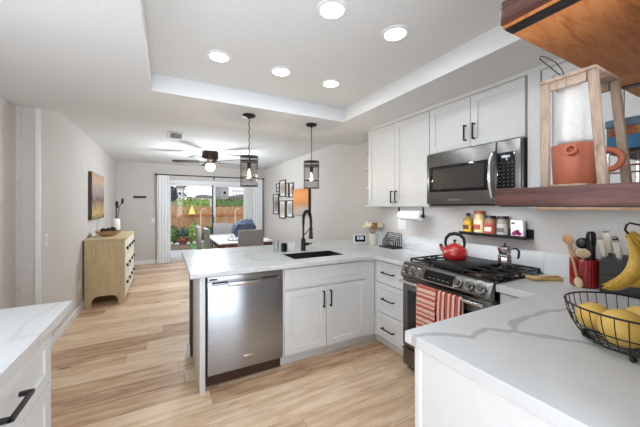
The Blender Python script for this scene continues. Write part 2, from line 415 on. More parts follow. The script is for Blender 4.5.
def arc(c, r, a0, a1, n, ex, ey):
    c, ex, ey = Vector(c), Vector(ex), Vector(ey)
    return [c+ex*r*math.cos(a0+(a1-a0)*i/n)+ey*r*math.sin(a0+(a1-a0)*i/n) for i in range(n+1)]
# ================================================================== STRUCTURE
SOFF, CEIL = 2.31, 2.45
XL, XLK, XR, YB, YS = -1.02, -1.18, 2.48, 8.1, 3.53
struct('floor', MB().box(-1.4, 2.7, -2.5, 8.22, -.1, 0), M_floor)
# low kitchen ceiling with a recessed tray
struct('ceiling', MB().cells([-1.3, -.1, 1.67, 2.6], [-2.4, -.6, 2.577, YS], SOFF, 2.46, skip=((1, 1),)), M_ceil)
struct('ceiling_tray', MB().box(-1.3, 2.6, -2.45, YS, 2.448, 2.56), M_ceil)
struct('ceiling_dining', MB().box(-1.3, 2.6, YS, 8.3, CEIL, 2.56), M_ceil)
struct('wall_left', MB().box(XL-.12, XL, YS, YB+.12, 0, 2.5), M_wall)
KW = (.05, 1.45, 1.14, 2.1)   # opening of an invented window over the left worktop, holds the left fill
wl = MB().cells([XLK-.12, XLK, XL-.121], [-2.4, KW[0], KW[1], YS, YS+.1], 0, 2.5, skip=((0, 1), (1, 0), (1, 1), (1, 2)))
wl.box(XLK-.12, XLK, KW[0], KW[1], 0, KW[2]).box(XLK-.12, XLK, KW[0], KW[1], KW[3], 2.5)
struct('wall_left_kitchen', wl, M_chev, weld=False)
w2 = struct('added_left_window', MB().box(XLK-.1, XLK-.05, KW[0], KW[1], KW[2], KW[2]+.05).box(XLK-.1, XLK-.05, KW[0], KW[1], KW[3]-.05, KW[3]).box(XLK-.1, XLK-.05, KW[0], KW[0]+.05, KW[2]+.05, KW[3]-.05).box(XLK-.1, XLK-.05, KW[1]-.05, KW[1], KW[2]+.05, KW[3]-.05), M_trim)  # frame of the added window, unseen, goes with the left fill
struct('pane', MB().box(XLK-.08, XLK-.074, KW[0]+.05, KW[1]-.05, KW[2]+.05, KW[3]-.05), M_pane, w2)
struct('trim_corner', MB().box(XL-.028, XL+.006, YS-.012, YS+.02, 0, SOFF, .003), M_trim)
struct('wall_right', MB().box(XR, XR+.12, -2.4, YB+.12, 0, 2.5), M_wall)
# back wall round the sliding door
DX0, DX1, DZ = 0.0, 2.3, 2.06
struct('wall_back', MB().prism([(XL, 0), (DX0, 0), (DX0, DZ), (DX1, DZ), (DX1, 0), (XR, 0), (XR, 2.5), (XL, 2.5)], 'y', YB, YB+.12), M_wall)
struct('wall_near', MB().box(.86, XR, .03, .145, 0, SOFF), M_wall)
wf = MB().box(XLK, -.9, -2.42, -2.32, 0, 2.5).box(1.8, XR, -2.42, -2.32, 0, 2.5).box(-.9, 1.8, -2.42, -2.32, 0, .55).box(-.9, 1.8, -2.42, -2.32, 2.33, 2.5)
struct('wall_front', wf, M_wall)
wfr = struct('added_rear_window', MB().box(-.9, 1.8, -2.42, -2.36, .55, .6).box(-.9, 1.8, -2.42, -2.36, 2.28, 2.33).box(-.9, -.85, -2.42, -2.36, .6, 2.28).box(1.75, 1.8, -2.42, -2.36, .6, 2.28).box(.42, .48, -2.42, -2.36, .6, 2.28), M_trim)  # added window out of view, goes with the fill behind the camera
struct('pane', MB().box(-.85, 1.75, -2.395, -2.39, .6, 2.28), M_pane, wfr)
def skirting(name, x0, x1, y0, y1): struct(name, MB().box(x0, x1, y0, y1, 0, .092, .004), M_trim)
skirting('baseboard_left', XL, XL+.016, YS+.03, YB-.02)
skirting('baseboard_back_left', XL+.018, DX0-.06, YB-.016, YB)
skirting('baseboard_right', XR-.016, XR, 3.1, YB-.02)
skirting('baseboard_back_right', DX1+.05, XR-.02, YB-.016, YB)
skirting('baseboard_left_kitchen', XLK, XLK+.016, 2.0, YS-.02)

# sliding glass door
d1 = struct('door_1', MB().box(DX0, DX1, YB+.0, YB+.1, 1.975, DZ).box(DX0, DX0+.045, YB, YB+.1, 0, 1.975).box(1.97, DX1, YB, YB+.1, 0, 1.975).box(DX0, DX1, YB, YB+.1, 0, .05), M_trim)
for nm, a, b, y in (('sash', .05, 1.17, YB+.03), ('sash', 1.13, 1.99, YB+.065)):
    sp = struct(nm, MB().box(a, a+.055, y, y+.03, .055, 1.97).box(b-.055, b, y, y+.03, .055, 1.97).box(a+.055, b-.055, y, y+.03, .055, .13).box(a+.055, b-.055, y, y+.03, 1.92, 1.97), M_trim, d1)
    struct('pane', MB().box(a+.055, b-.055, y+.012, y+.018, .13, 1.92), M_pane, sp)
struct('door_seal', MB().box(1.08, 1.115, YB+.024, YB+.0299, .06, 1.96), M_dark, d1)
struct('door_handle', MB().box(1.123, 1.14, YB+.0, YB+.0299, .95, 1.15, .004), M_black, d1)

# ================================================================== CABINET HELPERS
def fmap(face, plane):
    return {'-y': lambda a, d, z: (a, plane+d, z), '+y': lambda a, d, z: (a, plane-d, z),
            '-x': lambda a, d, z: (plane+d, a, z), '+x': lambda a, d, z: (plane-d, a, z)}[face]
def fbox(mb, face, plane, a0, a1, d0, d1, z0, z1, bev=0):
    P = fmap(face, plane); p, q = P(a0, d0, z0), P(a1, d1, z1)
    lo = [min(i, j) for i, j in zip(p, q)]; hi = [max(i, j) for i, j in zip(p, q)]
    return mb.box(lo[0], hi[0], lo[1], hi[1], lo[2], hi[2], bev, 1)
def shaker(face, plane, a0, a1, z0, z1, fr=.058, th=.019, rec=.009):
    mb = MB()
    fbox(mb, face, plane, a0+fr*.6, a1-fr*.6, rec, th, z0+fr*.6, z1-fr*.6)
    fbox(mb, face, plane, a0, a0+fr, 0, th, z0, z1, .0018); fbox(mb, face, plane, a1-fr, a1, 0, th, z0, z1, .0018)
    fbox(mb, face, plane, a0+fr-.002, a1-fr+.002, 0, th, z0, z0+fr, .0018); fbox(mb, face, plane, a0+fr-.002, a1-fr+.002, 0, th, z1-fr, z1, .0018)
    return mb
def pull(face, plane, a, z, L, vertical=False, s=.011, proj=.034):
    mb = MB(); h = L/2
    if vertical:
        fbox(mb, face, plane, a-s/2, a+s/2, -proj, -proj+s, z-h, z+h, .0015)
        for t in (-1, 1): fbox(mb, face, plane, a-s/2, a+s/2, -proj+s*.5, .002, z+t*(h-s/2)-s/2, z+t*(h-s/2)+s/2)
    else:
        fbox(mb, face, plane, a-h, a+h, -proj, -proj+s, z-s/2, z+s/2, .0015)
        for t in (-1, 1): fbox(mb, face, plane, a+t*(h-s/2)-s/2, a+t*(h-s/2)+s/2, -proj+s*.5, .002, z-s/2, z+s/2)
    return mb
def door(parent, name, face, plane, a0, a1, z0, z1, hz=None, ha=None, L=.16, vertical=True, fr=.058):
    d = obj(name, shaker(face, plane, a0, a1, z0, z1, fr), M_cab, parent)
    if ha is not None: obj('handle', pull(face, plane, ha, hz, L, vertical), M_black, d)
    return d

# ================================================================== BASE CABINETS
CT = .914
t = thing('sink_cabinet', 'white shaker base cabinet with two doors under the black sink', 'cabinet', (1.4, 2.35, 0), 'white base cabinets')
obj('body', MB().cells([.895, 1.03, 1.67, 1.894], [2.35, 2.46, 2.86, 2.93], .10, .876, skip=((1, 1),)).box(1.03, 1.67, 2.46, 2.86, .1, .12), M_cab, t)
obj('toe_kick', MB().box(.895, 1.965, 2.415, 2.43, 0, .10), M_cab, t)
door(t, 'false_front', '-y', 2.33, .905, 1.765, .69, .862, fr=.05)
door(t, 'door', '-y', 2.33, .905, 1.316, .112, .672, .557, 1.282, .15)
door(t, 'door', '-y', 2.33, 1.322, 1.765, .112, .672, .557, 1.357, .15)
obj('filler', MB().box(1.77, 1.893, 2.338, 2.35, .1, .876), M_cab, t)

t = thing('drawer_cabinet', 'white base cabinet of three drawers between the sink corner and the range', 'cabinet', (2.2, 2.1, 0), 'white base cabinets')
obj('body', MB().box(1.915, 2.455, 1.885, 2.348, .10, .876), M_cab, t)
obj('toe_kick', MB().box(1.968, 1.983, 1.885, 2.43, 0, .10), M_cab, t)
obj('filler', MB().box(1.897, 1.915, 2.315, 2.335, .1, .876), M_cab, t)
for z0, z1, hz in ((.652, .862, .76), (.357, .645, .50), (.11, .35, .21)):
    d = obj('drawer', shaker('-x', 1.895, 1.89, 2.31, z0, z1, .05), M_cab, t)
    obj('handle', pull('-x', 1.895, 2.13, hz, .165), M_black, d)

t = thing('peninsula_end_panel', 'white end panel standing left of the steel dishwasher', 'panel', (.24, 2.6, 0))
obj('panel', MB().box(.222, .262, 2.325, 2.938, 0, .877, .002), M_cab, t)
struct('wall_peninsula', MB().box(.20, XR-.002, 2.945, 3.06, 0, .877), M_dark)
struct('baseboard_peninsula', MB().box(.178, .199, 2.944, 3.06, 0, .10, .003).box(.178, XR-.02, 3.061, 3.082, 0, .10, .003), M_trim)

# dishwasher
t = thing('dishwasher', 'stainless steel dishwasher built in under the peninsula worktop', 'dishwasher', (.58, 2.6, 0))
obj('tub', MB().box(.272, .888, 2.366, 2.93, .105, .868), M_rubber, t)
dd = MB().box(.279, .884, 2.332, 2.366, .112, .80, .004).box(.279, .884, 2.332, 2.366, .825, .868, .003).box(.279, .884, 2.352, 2.366, .795, .83)
dd.box(.279, .31, 2.332, 2.36, .795, .83).box(.856, .884, 2.332, 2.36, .795, .83)
dw = obj('door', dd, M_steel, t)
obj('handle', MB().box(.432, .70, 2.327, 2.35, .778, .812, .006), M_chrome, dw, 'bright pocket handle')
for a, b in ((.311, .431), (.701, .855)): obj('grip_line', MB().box(a, b, 2.3485, 2.3525, .808, .824), M_rubber, dw)
obj('badge', MB().box(.553, .635, 2.329, 2.333, .196, .212, .001), M_chrome, dw)
obj('control_label', MB().box(.292, .35, 2.3305, 2.333, .842, .856), M_rubber, dw)
obj('toe_kick', MB().box(.272, .888, 2.40, 2.41, 0, .103), plain('brown_toe_kick', (70, 44, 32), .6), t)  # one even brown on the kick board

# near return under the hanging shelves
t = thing('return_cabinet', 'white base cabinet run under the near worktop holding the fruit basket', 'cabinet', (1.4, .5, 0), 'white base cabinets')
obj('body', MB().box(.878, 1.892, .15, .795, .10, .868), M_cab, t)
obj('toe_kick', MB().box(.93, 1.892, .72, .735, 0, .1), M_cab, t)
obj('end_panel', MB().box(.861, .878, .15, .80, 0, .868), M_cab, t)
obj('corner_post', MB().box(.857, .89, .785, .814, 0, .868, .0015), M_cab, t)
for a in (.895, 1.39):
    d = door(t, 'door', '+y', .815, a, a+.495, .112, .66, .56, a+.24, .15)
    d = obj('drawer', shaker('+y', .815, a, a+.495, .68, .856, .05), M_cab, t)
    obj('handle', pull('+y', .815, a+.25, .768, .15), M_black, d)

t = thing('narrow_cabinet', 'narrow white base cabinet between the range and the near worktop', 'cabinet', (2.2, .97, 0), 'white base cabinets')
obj('body', MB().box(1.915, 2.455, .80, 1.082, .10, .868), M_cab, t)
obj('toe_kick', MB().box(1.968, 1.983, .80, 1.082, 0, .1), M_cab, t)
d = obj('drawer', shaker('-x', 1.895, .86, 1.08, .68, .856, .045), M_cab, t)
obj('handle', pull('-x', 1.895, .985, .765, .1), M_black, d)
door(t, 'door', '-x', 1.895, .86, 1.08, .112, .662, .56, 1.045, .15)

# left run
t = thing('left_drawer_cabinet', 'white drawer cabinet under the worktop at the left edge', 'cabinet', (-.8, 1.3, 0), 'white base cabinets')
obj('body', MB().box(XLK+.005, -.475, .18, 1.70, .10, .868), M_cab, t)
obj('toe_kick', MB().box(-.55, -.535, .18, 1.70, 0, .1), M_cab, t)
obj('end_panel', MB().box(XLK+.02, -.457, 1.70, 1.715, 0, .868), M_cab, t)
for y0, y1 in ((.945, 1.695), (.185, .938)):
    for z0, z1 in ((.64, .858), (.36, .63), (.112, .35)):
        d = obj('drawer', shaker('+x', -.455, y0, y1, z0, z1, .055), M_cab, t)
        obj('handle', pull('+x', -.455, (y0+y1)/2, z1-.105, .165, s=.014, proj=.038), M_black, d)

# ================================================================== WORKTOPS
def worktop(name, label, mb, m=None):
    o = obj(name, mb, m or M_quartz, loc=(0, 0, CT)); tag(o, label, 'worktop', 'white quartz worktops')
    md = o.modifiers.new('edge', 'BEVEL'); md.width = .003; md.segments = 2; md.limit_method = 'ANGLE'; md.angle_limit = 1.0
    return o
SK = (1.065, 1.635, 2.495, 2.825)
mb = MB().cells([.155, SK[0], SK[1], 1.86, 2.477], [1.882, 2.297, SK[2], SK[3], 3.55], .878, CT, skip=((0, 0), (1, 0), (2, 0), (1, 2)))
worktop('quartz_worktop', 'white quartz worktop of the peninsula with the sink cut into it', mb)
mb = MB().cells([.851, 1.86, 2.477], [.147, .862, 1.088], .869, CT, skip=((0, 1),))
worktop('quartz_worktop', 'white veined quartz worktop in the foreground under the wooden shelves', mb, M_quartz_near)
worktop('quartz_worktop', 'white quartz worktop on the drawers at the left edge', MB().box(XLK+.001, -.437, .17, 1.975, .869, CT))
bs = obj('backsplash', MB().box(2.457, 2.479, 1.0885, 3.06, CT+.001, 1.078, .002).box(2.457, 2.479, .149, 1.088, CT+.001, 1.078, .002), M_quartz, loc=(0, 0, CT))
tag(bs, 'low white quartz upstand along the wall behind the range', 'backsplash')

# sink and faucet
t = thing('sink', 'black undermount sink set into the peninsula worktop', 'sink', (1.35, 2.66, .70))
x0, x1, y0, y1 = SK
g_ = .001
bm_ = MB().cells([x0+g_, x0+.012, x1-.012, x1-g_], [y0+g_, y0+.012, y1-.012, y1-g_], .70, CT-.003, skip=((1, 1),)).box(x0+.012, x1-.012, y0+.012, y1-.012, .70, .712)
obj('basin', bm_, plain('black_granite_sink', (34, 33, 33), .5, var=.15), t)
obj('drain', MB().lathe([(0, .716), (.03, .716), (.042, .714), (.042, .712)], (1.35, 2.66, 0)), M_chrome, t)
fx, fy = 1.36, 2.93
t = thing('faucet', 'tall matte black spring faucet behind the sink', 'faucet', (fx, fy, CT))
obj('body', MB().lathe([(.030, CT), (.030, CT+.006), (.027, CT+.012), (.026, CT+.09), (.025, CT+.13), (.012, CT+.14), (.011, CT+.30)], (fx, fy, 0)), M_black, t)
ap = [(fx, fy, CT+.29), (fx, fy, 1.26)] + arc((fx, fy-.095, 1.262), .095, 0, PI, 16, (0, 1, 0), (0, 0, 1)) + [(fx, fy-.19, 1.21)]
obj('hose', MB().tube(ap, .0115, 10), M_black, t)
sp = []
path = [Vector(p) for p in ap]
L = [0]
for i in range(1, len(path)): L.append(L[-1]+(path[i]-path[i-1]).length)
def at_len(s):
    for i in range(1, len(path)):
        if L[i] >= s: k = (s-L[i-1])/max(1e-9, L[i]-L[i-1]); return path[i-1].lerp(path[i], k), (path[i]-path[i-1]).normalized()
    return path[-1], (path[-1]-path[-2]).normalized()
n = 560
for i in range(n+1):
    p, d = at_len(L[-1]*i/n); e = Vector((1, 0, 0)); g = d.cross(e).normalized(); a = 2*PI*34*i/n
    sp.append(p+(e*math.cos(a)+g*math.sin(a))*.0155)
obj('spring', MB().tube(sp, .0032, 5), M_black, t)
obj('spray_head', MB().lathe([(.011, 1.215), (.014, 1.20), (.014, 1.16), (.019, 1.14), (.021, 1.09), (.024, 1.075), (.022, 1.066), (.0, 1.066)], (fx, fy-.19, 0), 20), M_black, t)
obj('support_arm', MB().tube([(fx, fy, 1.085), (fx, fy-.04, 1.10), (fx, fy-.12, 1.145), (fx, fy-.172, 1.17)], .006).lathe([(.019, 1.16), (.021, 1.165), (.021, 1.18), (.019, 1.185)], (fx, fy-.19, 0), 18), M_black, t)
obj('lever', MB().cyl((fx+.015, fy, .985), (fx+.065, fy, .985), .017).tube([(fx+.06, fy, .985), (fx+.11, fy, .992)], .006), M_black, t)

# ================================================================== RANGE
RY0, RY1 = 1.094, 1.876
rm = (RY0+RY1)/2
t = thing('range', 'black stainless slide-in gas range with striped towels on its handle', 'range', (2.15, rm, 0))
obj('body', MB().box(1.86, 2.455, RY0, RY1, .03, .90), M_dark, t)
cp = [(1.815, .803), (1.804, .828), (1.842, .916), (1.86, .927), (1.90, .927), (1.90, .803)]
c = obj('control_panel', MB().prism([(a, b) for a, b in cp], 'y', RY0, RY1), M_bsteel, t)
nrm = Vector((-.91, 0, .414))
def knob(y):
    p = Vector((1.823, y, .872)); k = MB().cyl(p, p+nrm*.014, .033, .031, 28).cyl(p+nrm*.012, p+nrm*.034, .025, .022, 28); return k
for y in (1.828, 1.75, 1.676, 1.325, 1.241, 1.158):
    kb = obj('knob', knob(y), M_bsteel, t)
    p = Vector((1.823, y, .872))
    obj('ring', MB().lathe([(.0255, .013), (.033, .013), (.033, .0165), (.0255, .0165)], p, 28, nrm.to_track_quat('Z', 'Y').to_matrix()), M_chrome, kb)
tg = Vector((.414, 0, .91))
def on_panel(name, y0, y1, s0, s1, h, m, par):
    o = Vector((1.804, 0, .828)); k = MB()
    vs = [o+tg*s+Vector((0, y, 0))+nrm*q for q in (-.002, h) for s in (s0, s1) for y in (y0, y1)]
    k.add(vs, [(0, 2, 3, 1), (4, 5, 7, 6), (0, 1, 5, 4), (2, 6, 7, 3), (0, 4, 6, 2), (1, 3, 7, 5)]); return obj(name, k, m, par)
dp = on_panel('display', 1.362, 1.632, .006, .088, .002, M_gloss, t)
on_panel('frame', 1.352, 1.642, .001, .093, .001, M_chrome, dp)
for i in range(5): on_panel('indicator', 1.40+i*.04, 1.42+i*.04, .03, .034, .0026, plain('pale_legend', (150, 150, 150), .5), dp)
dr = obj('oven_door', MB().box(1.83, 1.86, RY0+.003, RY1-.003, .205, .795, .004), M_bsteel, t)
obj('window', MB().box(1.826, 1.832, RY0+.06, RY1-.06, .27, .70, .002), M_gloss, dr)
obj('handle', MB().cyl((1.772, RY0+.03, .778), (1.772, RY1-.03, .778), .0125, n=18).box(1.772, 1.832, RY0+.04, RY0+.065, .768, .788, .003).box(1.772, 1.832, RY1-.065, RY1-.04, .768, .788, .003), M_chrome, dr, 'bright steel handle bar')
obj('drawer', MB().box(1.832, 1.86, RY0+.003, RY1-.003, .045, .197, .004).box(1.822, 1.834, RY0+.003, RY1-.003, .178, .197, .003), M_bsteel, t)
obj('foot', MB().box(1.88, 2.44, RY0+.02, RY1-.02, 0, .03), M_rubber, t)
obj('cooktop', MB().box(1.90, 2.457, RY0-.006, RY1+.006, .9145, .927, .003), M_gloss, t)
for y0, y1 in ((1.655, RY1-.008), (RY0+.008, 1.365)):
    g = MB(); x0, x1 = 1.915, 2.445
    for y in (y0+.006, (y0+y1)/2, y1-.006): g.box(x0, x1, y-.006, y+.006, .943, .956, .002)
    for x in (x0+.006, x0+.135, x0+.265, x0+.395, x1-.006): g.box(x-.006, x+.006, y0, y1, .943, .956, .002)
    for x in (x0+.006, x0+.265, x1-.006):
        for y in (y0+.006, y1-.006): g.box(x-.007, x+.007, y-.007, y+.007, .927, .945)
    obj('grate', g, M_iron, t)
    for x in (2.05, 2.31):
        obj('burner', MB().lathe([(.05, .927), (.05, .934), (.038, .936), (.036, .942), (.0, .943)], (x, (y0+y1)/2, 0), 24), M_iron, t)
obj('griddle', MB().box(1.92, 2.44, 1.372, 1.648, .94, .958, .005).box(1.93, 1.945, 1.38, 1.64, .958, .963).box(1.93, 1.96, 1.39, 1.63, .927, .94).box(2.41, 2.43, 1.39, 1.63, .927, .94), M_iron, t)

# striped towels hanging over the oven handle
def towel(name, label, y0, y1, zf, zb, m, fold, seed):
    rnd = random.Random(seed); ph = rnd.random()*6
    zt = .778; r = .0165; Lf, Lb = zt-zf, zt-zb; tot = Lf+PI*r+Lb
    def fn(u, v):
        s = u*tot; y = y0+(y1-y0)*v
        dwn = min(1, abs(s-Lf)/.12) if s < Lf else 0
        wv = .006*math.sin(v*fold*2*PI+ph)*dwn
        narrow = 1-.10*(1-u if s < Lf else 0)*.5
        y = (y0+y1)/2+(y-(y0+y1)/2)*narrow
        if s < Lf: return (1.772-r-.004*dwn-abs(wv)*1.2, y, zf+s)
        if s < Lf+PI*r:
            a = (s-Lf)/r; return (1.772-r*math.cos(a), y, zt+r*math.sin(a))
        return (1.772+r+.001, y, zt-(s-Lf-PI*r))
    o = obj(name, MB().sheet(fn, 70, 36, .004), m, loc=(1.772, (y0+y1)/2, zf), angle=60)
    tag(o, label, 'towel', 'striped towels on the oven handle')
    return o
cr, wh, pk, bw = (194, 92, 76), (226, 196, 180), (212, 140, 122), (86, 52, 52)
towel('towel', 'coral and cream towel with horizontal stripes, left of the two on the oven handle', 1.462, 1.645, .455, .60,
      stripe_mat('coral_bands', 'Z', .074, [(.28, cr), (.2, wh), (.12, cr), (.1, pk), (.3, wh)]), 1.2, 1)
towel('towel', 'red and white towel with upright stripes, right of the two on the oven handle', 1.262, 1.455, .44, .60,
      stripe_mat('red_upright_bands', 'Y', .082, [(.12, bw), (.22, wh), (.26, (190, 66, 58)), (.16, wh), (.24, (200, 84, 72))]), 2.5, 2)

# ================================================================== UPPER CABINETS, MICROWAVE
UB, UT = 1.405, 2.29
t = thing('upper_cabinet', 'white two-door wall cabinet left of the microwave', 'cabinet', (2.3, 2.29, UB), 'white wall cabinets')
obj('body', MB().box(2.14, 2.477, 1.84, 2.738, UB, UT), M_cab, t)
door(t, 'door', '-x', 2.12, 2.292, 2.736, UB+.004, UT-.004, 1.512, 2.322, .125)
door(t, 'door', '-x', 2.12, 1.842, 2.288, UB+.004, UT-.004, 1.512, 2.258, .125)
for z in (UB, 1.62, 1.86, 2.08):
    poly = [(2.15, 2.74), (2.475, 2.74), (2.475, 2.97)] + [(2.475-.325*math.sin(a)*.98, 2.80+.17*math.cos(a)) for a in [i*PI/16 for i in range(0, 9)]]
    obj('end_shelf', MB().prism(poly, 'z', z, z+.018), M_cab, t)
t = thing('upper_cabinet', 'white two-door wall cabinet above the microwave', 'cabinet', (2.3, 1.44, 1.88), 'white wall cabinets')
obj('body', MB().box(2.14, 2.477, 1.042, 1.836, 1.882, UT), M_cab, t)
door(t, 'door', '-x', 2.12, 1.44, 1.834, 1.886, UT-.004, 2.0, 1.475, .125)
door(t, 'door', '-x', 2.12, 1.045, 1.436, 1.886, UT-.004, 2.0, 1.402, .125)
t = thing('upper_cabinet', 'white wall cabinet right of the microwave behind the teapot stand', 'cabinet', (2.3, .6, UB), 'white wall cabinets')
obj('body', MB().box(2.14, 2.477, .15, 1.03, UB, UT), M_cab, t)
obj('filler', MB().box(2.118, 2.14, .955, 1.028, UB, UT), M_cab, t)
door(t, 'door', '-x', 2.12, .575, .948, UB+.004, UT-.004)
door(t, 'door', '-x', 2.12, .20, .571, UB+.004, UT-.004)
def strip(par, x, y, z, L, w):  # fill light added under cabinets and microwave to brighten the range wall
    d = bpy.data.lights.new('under_cabinet_fill', 'AREA'); d.shape = 'RECTANGLE'; d.size = .03; d.size_y = L; d.energy = w; d.color = (.92, 1, 1.06)
    l = bpy.data.objects.new('under_cabinet_fill', d); COL.objects.link(l); l.parent = par; l.location = Vector((x, y, z))-par.location; l.rotation_euler = (0, -.75, 0); d.spread = 1.9
strip(t, 2.17, .6, UB-.004, .7, UCW*.35)
strip(bpy.data.objects['upper_cabinet'], 2.17, 2.29, UB-.004, .8, UCW)
cm = obj('crown_moulding', MB().prism([(2.477, UT), (2.115, UT), (2.110, UT+.005), (2.098, SOFF-.006), (2.096, SOFF-.001), (2.477, SOFF-.001)], 'y', .15, 2.738), M_cab, loc=(2.3, 1.4, UT))
tag(cm, 'white crown strip between the wall cabinets and the ceiling', 'moulding')

MY0, MY1, MX = 1.045, 1.828, 2.075
t = thing('microwave', 'dark stainless over-the-range microwave under the wall cabinets', 'microwave', (2.28, 1.44, 1.44))
MZ0, MZ1 = 1.432, 1.875
obj('body', MB().box(MX+.022, 2.47, MY0, MY1, MZ0, MZ1, .003), M_bsteel, t)
obj('vent_grille', MB().box(MX+.02, 2.40, MY0+.02, MY1-.02, MZ0-.014, MZ0), M_rubber, t)
strip(t, 2.14, 1.44, MZ0-.02, .55, UCW*.8)
dr = obj('door', MB().box(MX, MX+.022, 1.212, MY1, MZ0, MZ1-.003, .004), M_bsteel, t)
obj('window', MB().box(MX-.003, MX+.001, 1.245, MY1-.03, 1.535, 1.758, .001), M_gloss, dr)
obj('screen', MB().box(MX-.0045, MX-.003, 1.30, MY1-.07, 1.56, 1.732), plain('dark_window_mesh', (58, 56, 55), .35, .2), dr)
hp = [(MX, 1.218, 1.80), (MX-.03, 1.221, 1.79), (MX-.046, 1.225, 1.74), (MX-.052, 1.227, 1.65), (MX-.048, 1.227, 1.55), (MX-.032, 1.223, 1.475), (MX, 1.219, 1.462)]
obj('handle', MB().tube(hp, [.011, .012, .013, .013, .013, .012, .011], 12), M_chrome, dr, 'curved bright steel handle')
pn = obj('control_panel', MB().box(MX, MX+.022, MY0+.004, 1.208, MZ0, MZ1-.003, .004), M_bsteel, t)
obj('keypad', MB().box(MX-.003, MX+.001, 1.083, 1.203, 1.54, 1.79, .001), M_gloss, pn)
obj('display', MB().box(MX-.004, MX-.003, 1.115, 1.17, 1.752, 1.768), emit('pale_clock_digits', (190, 205, 215), .25), pn)
kk = MB()
for i in range(7):
    for j in range(4): kk.box(MX-.0038, MX-.003, 1.096+j*.028, 1.103+j*.028, 1.558+i*.026, 1.563+i*.026)
obj('key_legend', kk, plain('key_print', (130, 130, 130), .5), pn)
obj('badge', MB().box(MX-.002, MX+.001, 1.49, 1.60, 1.462, 1.473), plain('badge_grey', (140, 138, 136), .4), dr)

# ================================================================== HANGING WOODEN SHELVES (on the near wall)
M_walnut = wood_mat('red_brown_shelf_wood', [(56, 30, 26), (82, 47, 41), (100, 64, 57), (68, 38, 33)], .5, (10, 1.2, 10), 3)
M_pine = wood_mat('orange_stained_plank', [(140, 80, 36), (186, 114, 58), (206, 136, 78), (168, 98, 48)], .6, (1.4, 7, 7), 3)
t = thing('wooden_shelf', 'thick red-brown wooden shelf carrying the teapot stand', 'shelf', (1.6, .3, 1.41), 'hanging wooden shelves')
obj('plank', MB().box(.76, 2.10, .148, .447, 1.420, 1.463, .003), M_walnut, t)
obj('underside', MB().box(.95, 2.10, .15, .44, 1.409, 1.4198), wood_mat('pale_pine', [(176, 136, 98), (206, 168, 128), (220, 186, 148)], .55, (1.4, 7, 7), 3), t, 'paler wood underside')
obj('bracket', MB().box(.772, .81, .148, .44, 1.4165, 1.420), M_black, t)
obj('bracket', MB().box(1.62, 1.655, .148, .435, 1.405, 1.409), M_black, t)
t = thing('wooden_shelf', 'upper wooden shelf with orange underside near the ceiling', 'shelf', (1.6, .3, 1.885), 'hanging wooden shelves')
b = bmesh.new(); bmesh.ops.create_cube(b, size=1)
for v in b.verts: v.co = Vector((1.43+v.co.x*1.34, .2955+v.co.y*.295, 1.919+v.co.z*.05))
bmesh.ops.bevel(b, geom=[e for e in b.edges if all(v.co.x < 1 for v in e.verts) and abs(e.verts[0].co.z-e.verts[1].co.z) > .01], offset=.022, segments=4, profile=.5, affect='EDGES')
bmesh.ops.bevel(b, geom=[e for e in b.edges if abs(e.verts[0].co.z-e.verts[1].co.z) < .001], offset=.003, segments=2, profile=.5, affect='EDGES')
obj('plank', MB().bm(b), M_walnut, t)
obj('underside', MB().box(.786, 2.098, .15, .4415, 1.888, 1.8945), M_pine, t, 'orange stained underside')
for x in (.792, 1.585): obj('bracket', MB().box(x, x+.034, .148, .438, 1.883, 1.888), M_black, t)
# ================================================================== CEILING LIGHTS
def downlight(x, y, label):
    t = thing('recessed_light', label, 'ceiling light', (x, y, 2.448), 'recessed ceiling lights')
    obj('trim_ring', MB().lathe([(.062, 2.4475), (.062, 2.440), (.082, 2.4435), (.084, 2.4475)], (x, y, 0), 36), M_trim, t)
    obj('lens', MB().lathe([(0, 2.4415), (.061, 2.4415), (.061, 2.4445), (0, 2.4445)], (x, y, 0), 36), M_lens, t)
    d = bpy.data.lights.new('lamp', 'AREA'); d.shape = 'DISK'; d.size = .12; d.energy = DOWNLIGHT_W; d.color = (.9, 1, 1.1)
    l = bpy.data.objects.new('lamp', d); COL.objects.link(l); l.parent = t; l.location = (0, 0, -.009)
for x, y, l in ((.767, 1.296, 'round recessed ceiling light in the tray, largest one at the top middle'),
                (1.205, 1.298, 'recessed ceiling light in the tray nearest the microwave side'),
                (.322, 2.071, 'recessed ceiling light in the tray nearest the left rim, above the dishwasher end'),
                (.776, 2.078, 'recessed ceiling light in the tray, middle one of the far row'),
                (1.222, 2.083, 'recessed ceiling light in the tray, far row, nearest the range wall')):
    downlight(x, y, l)

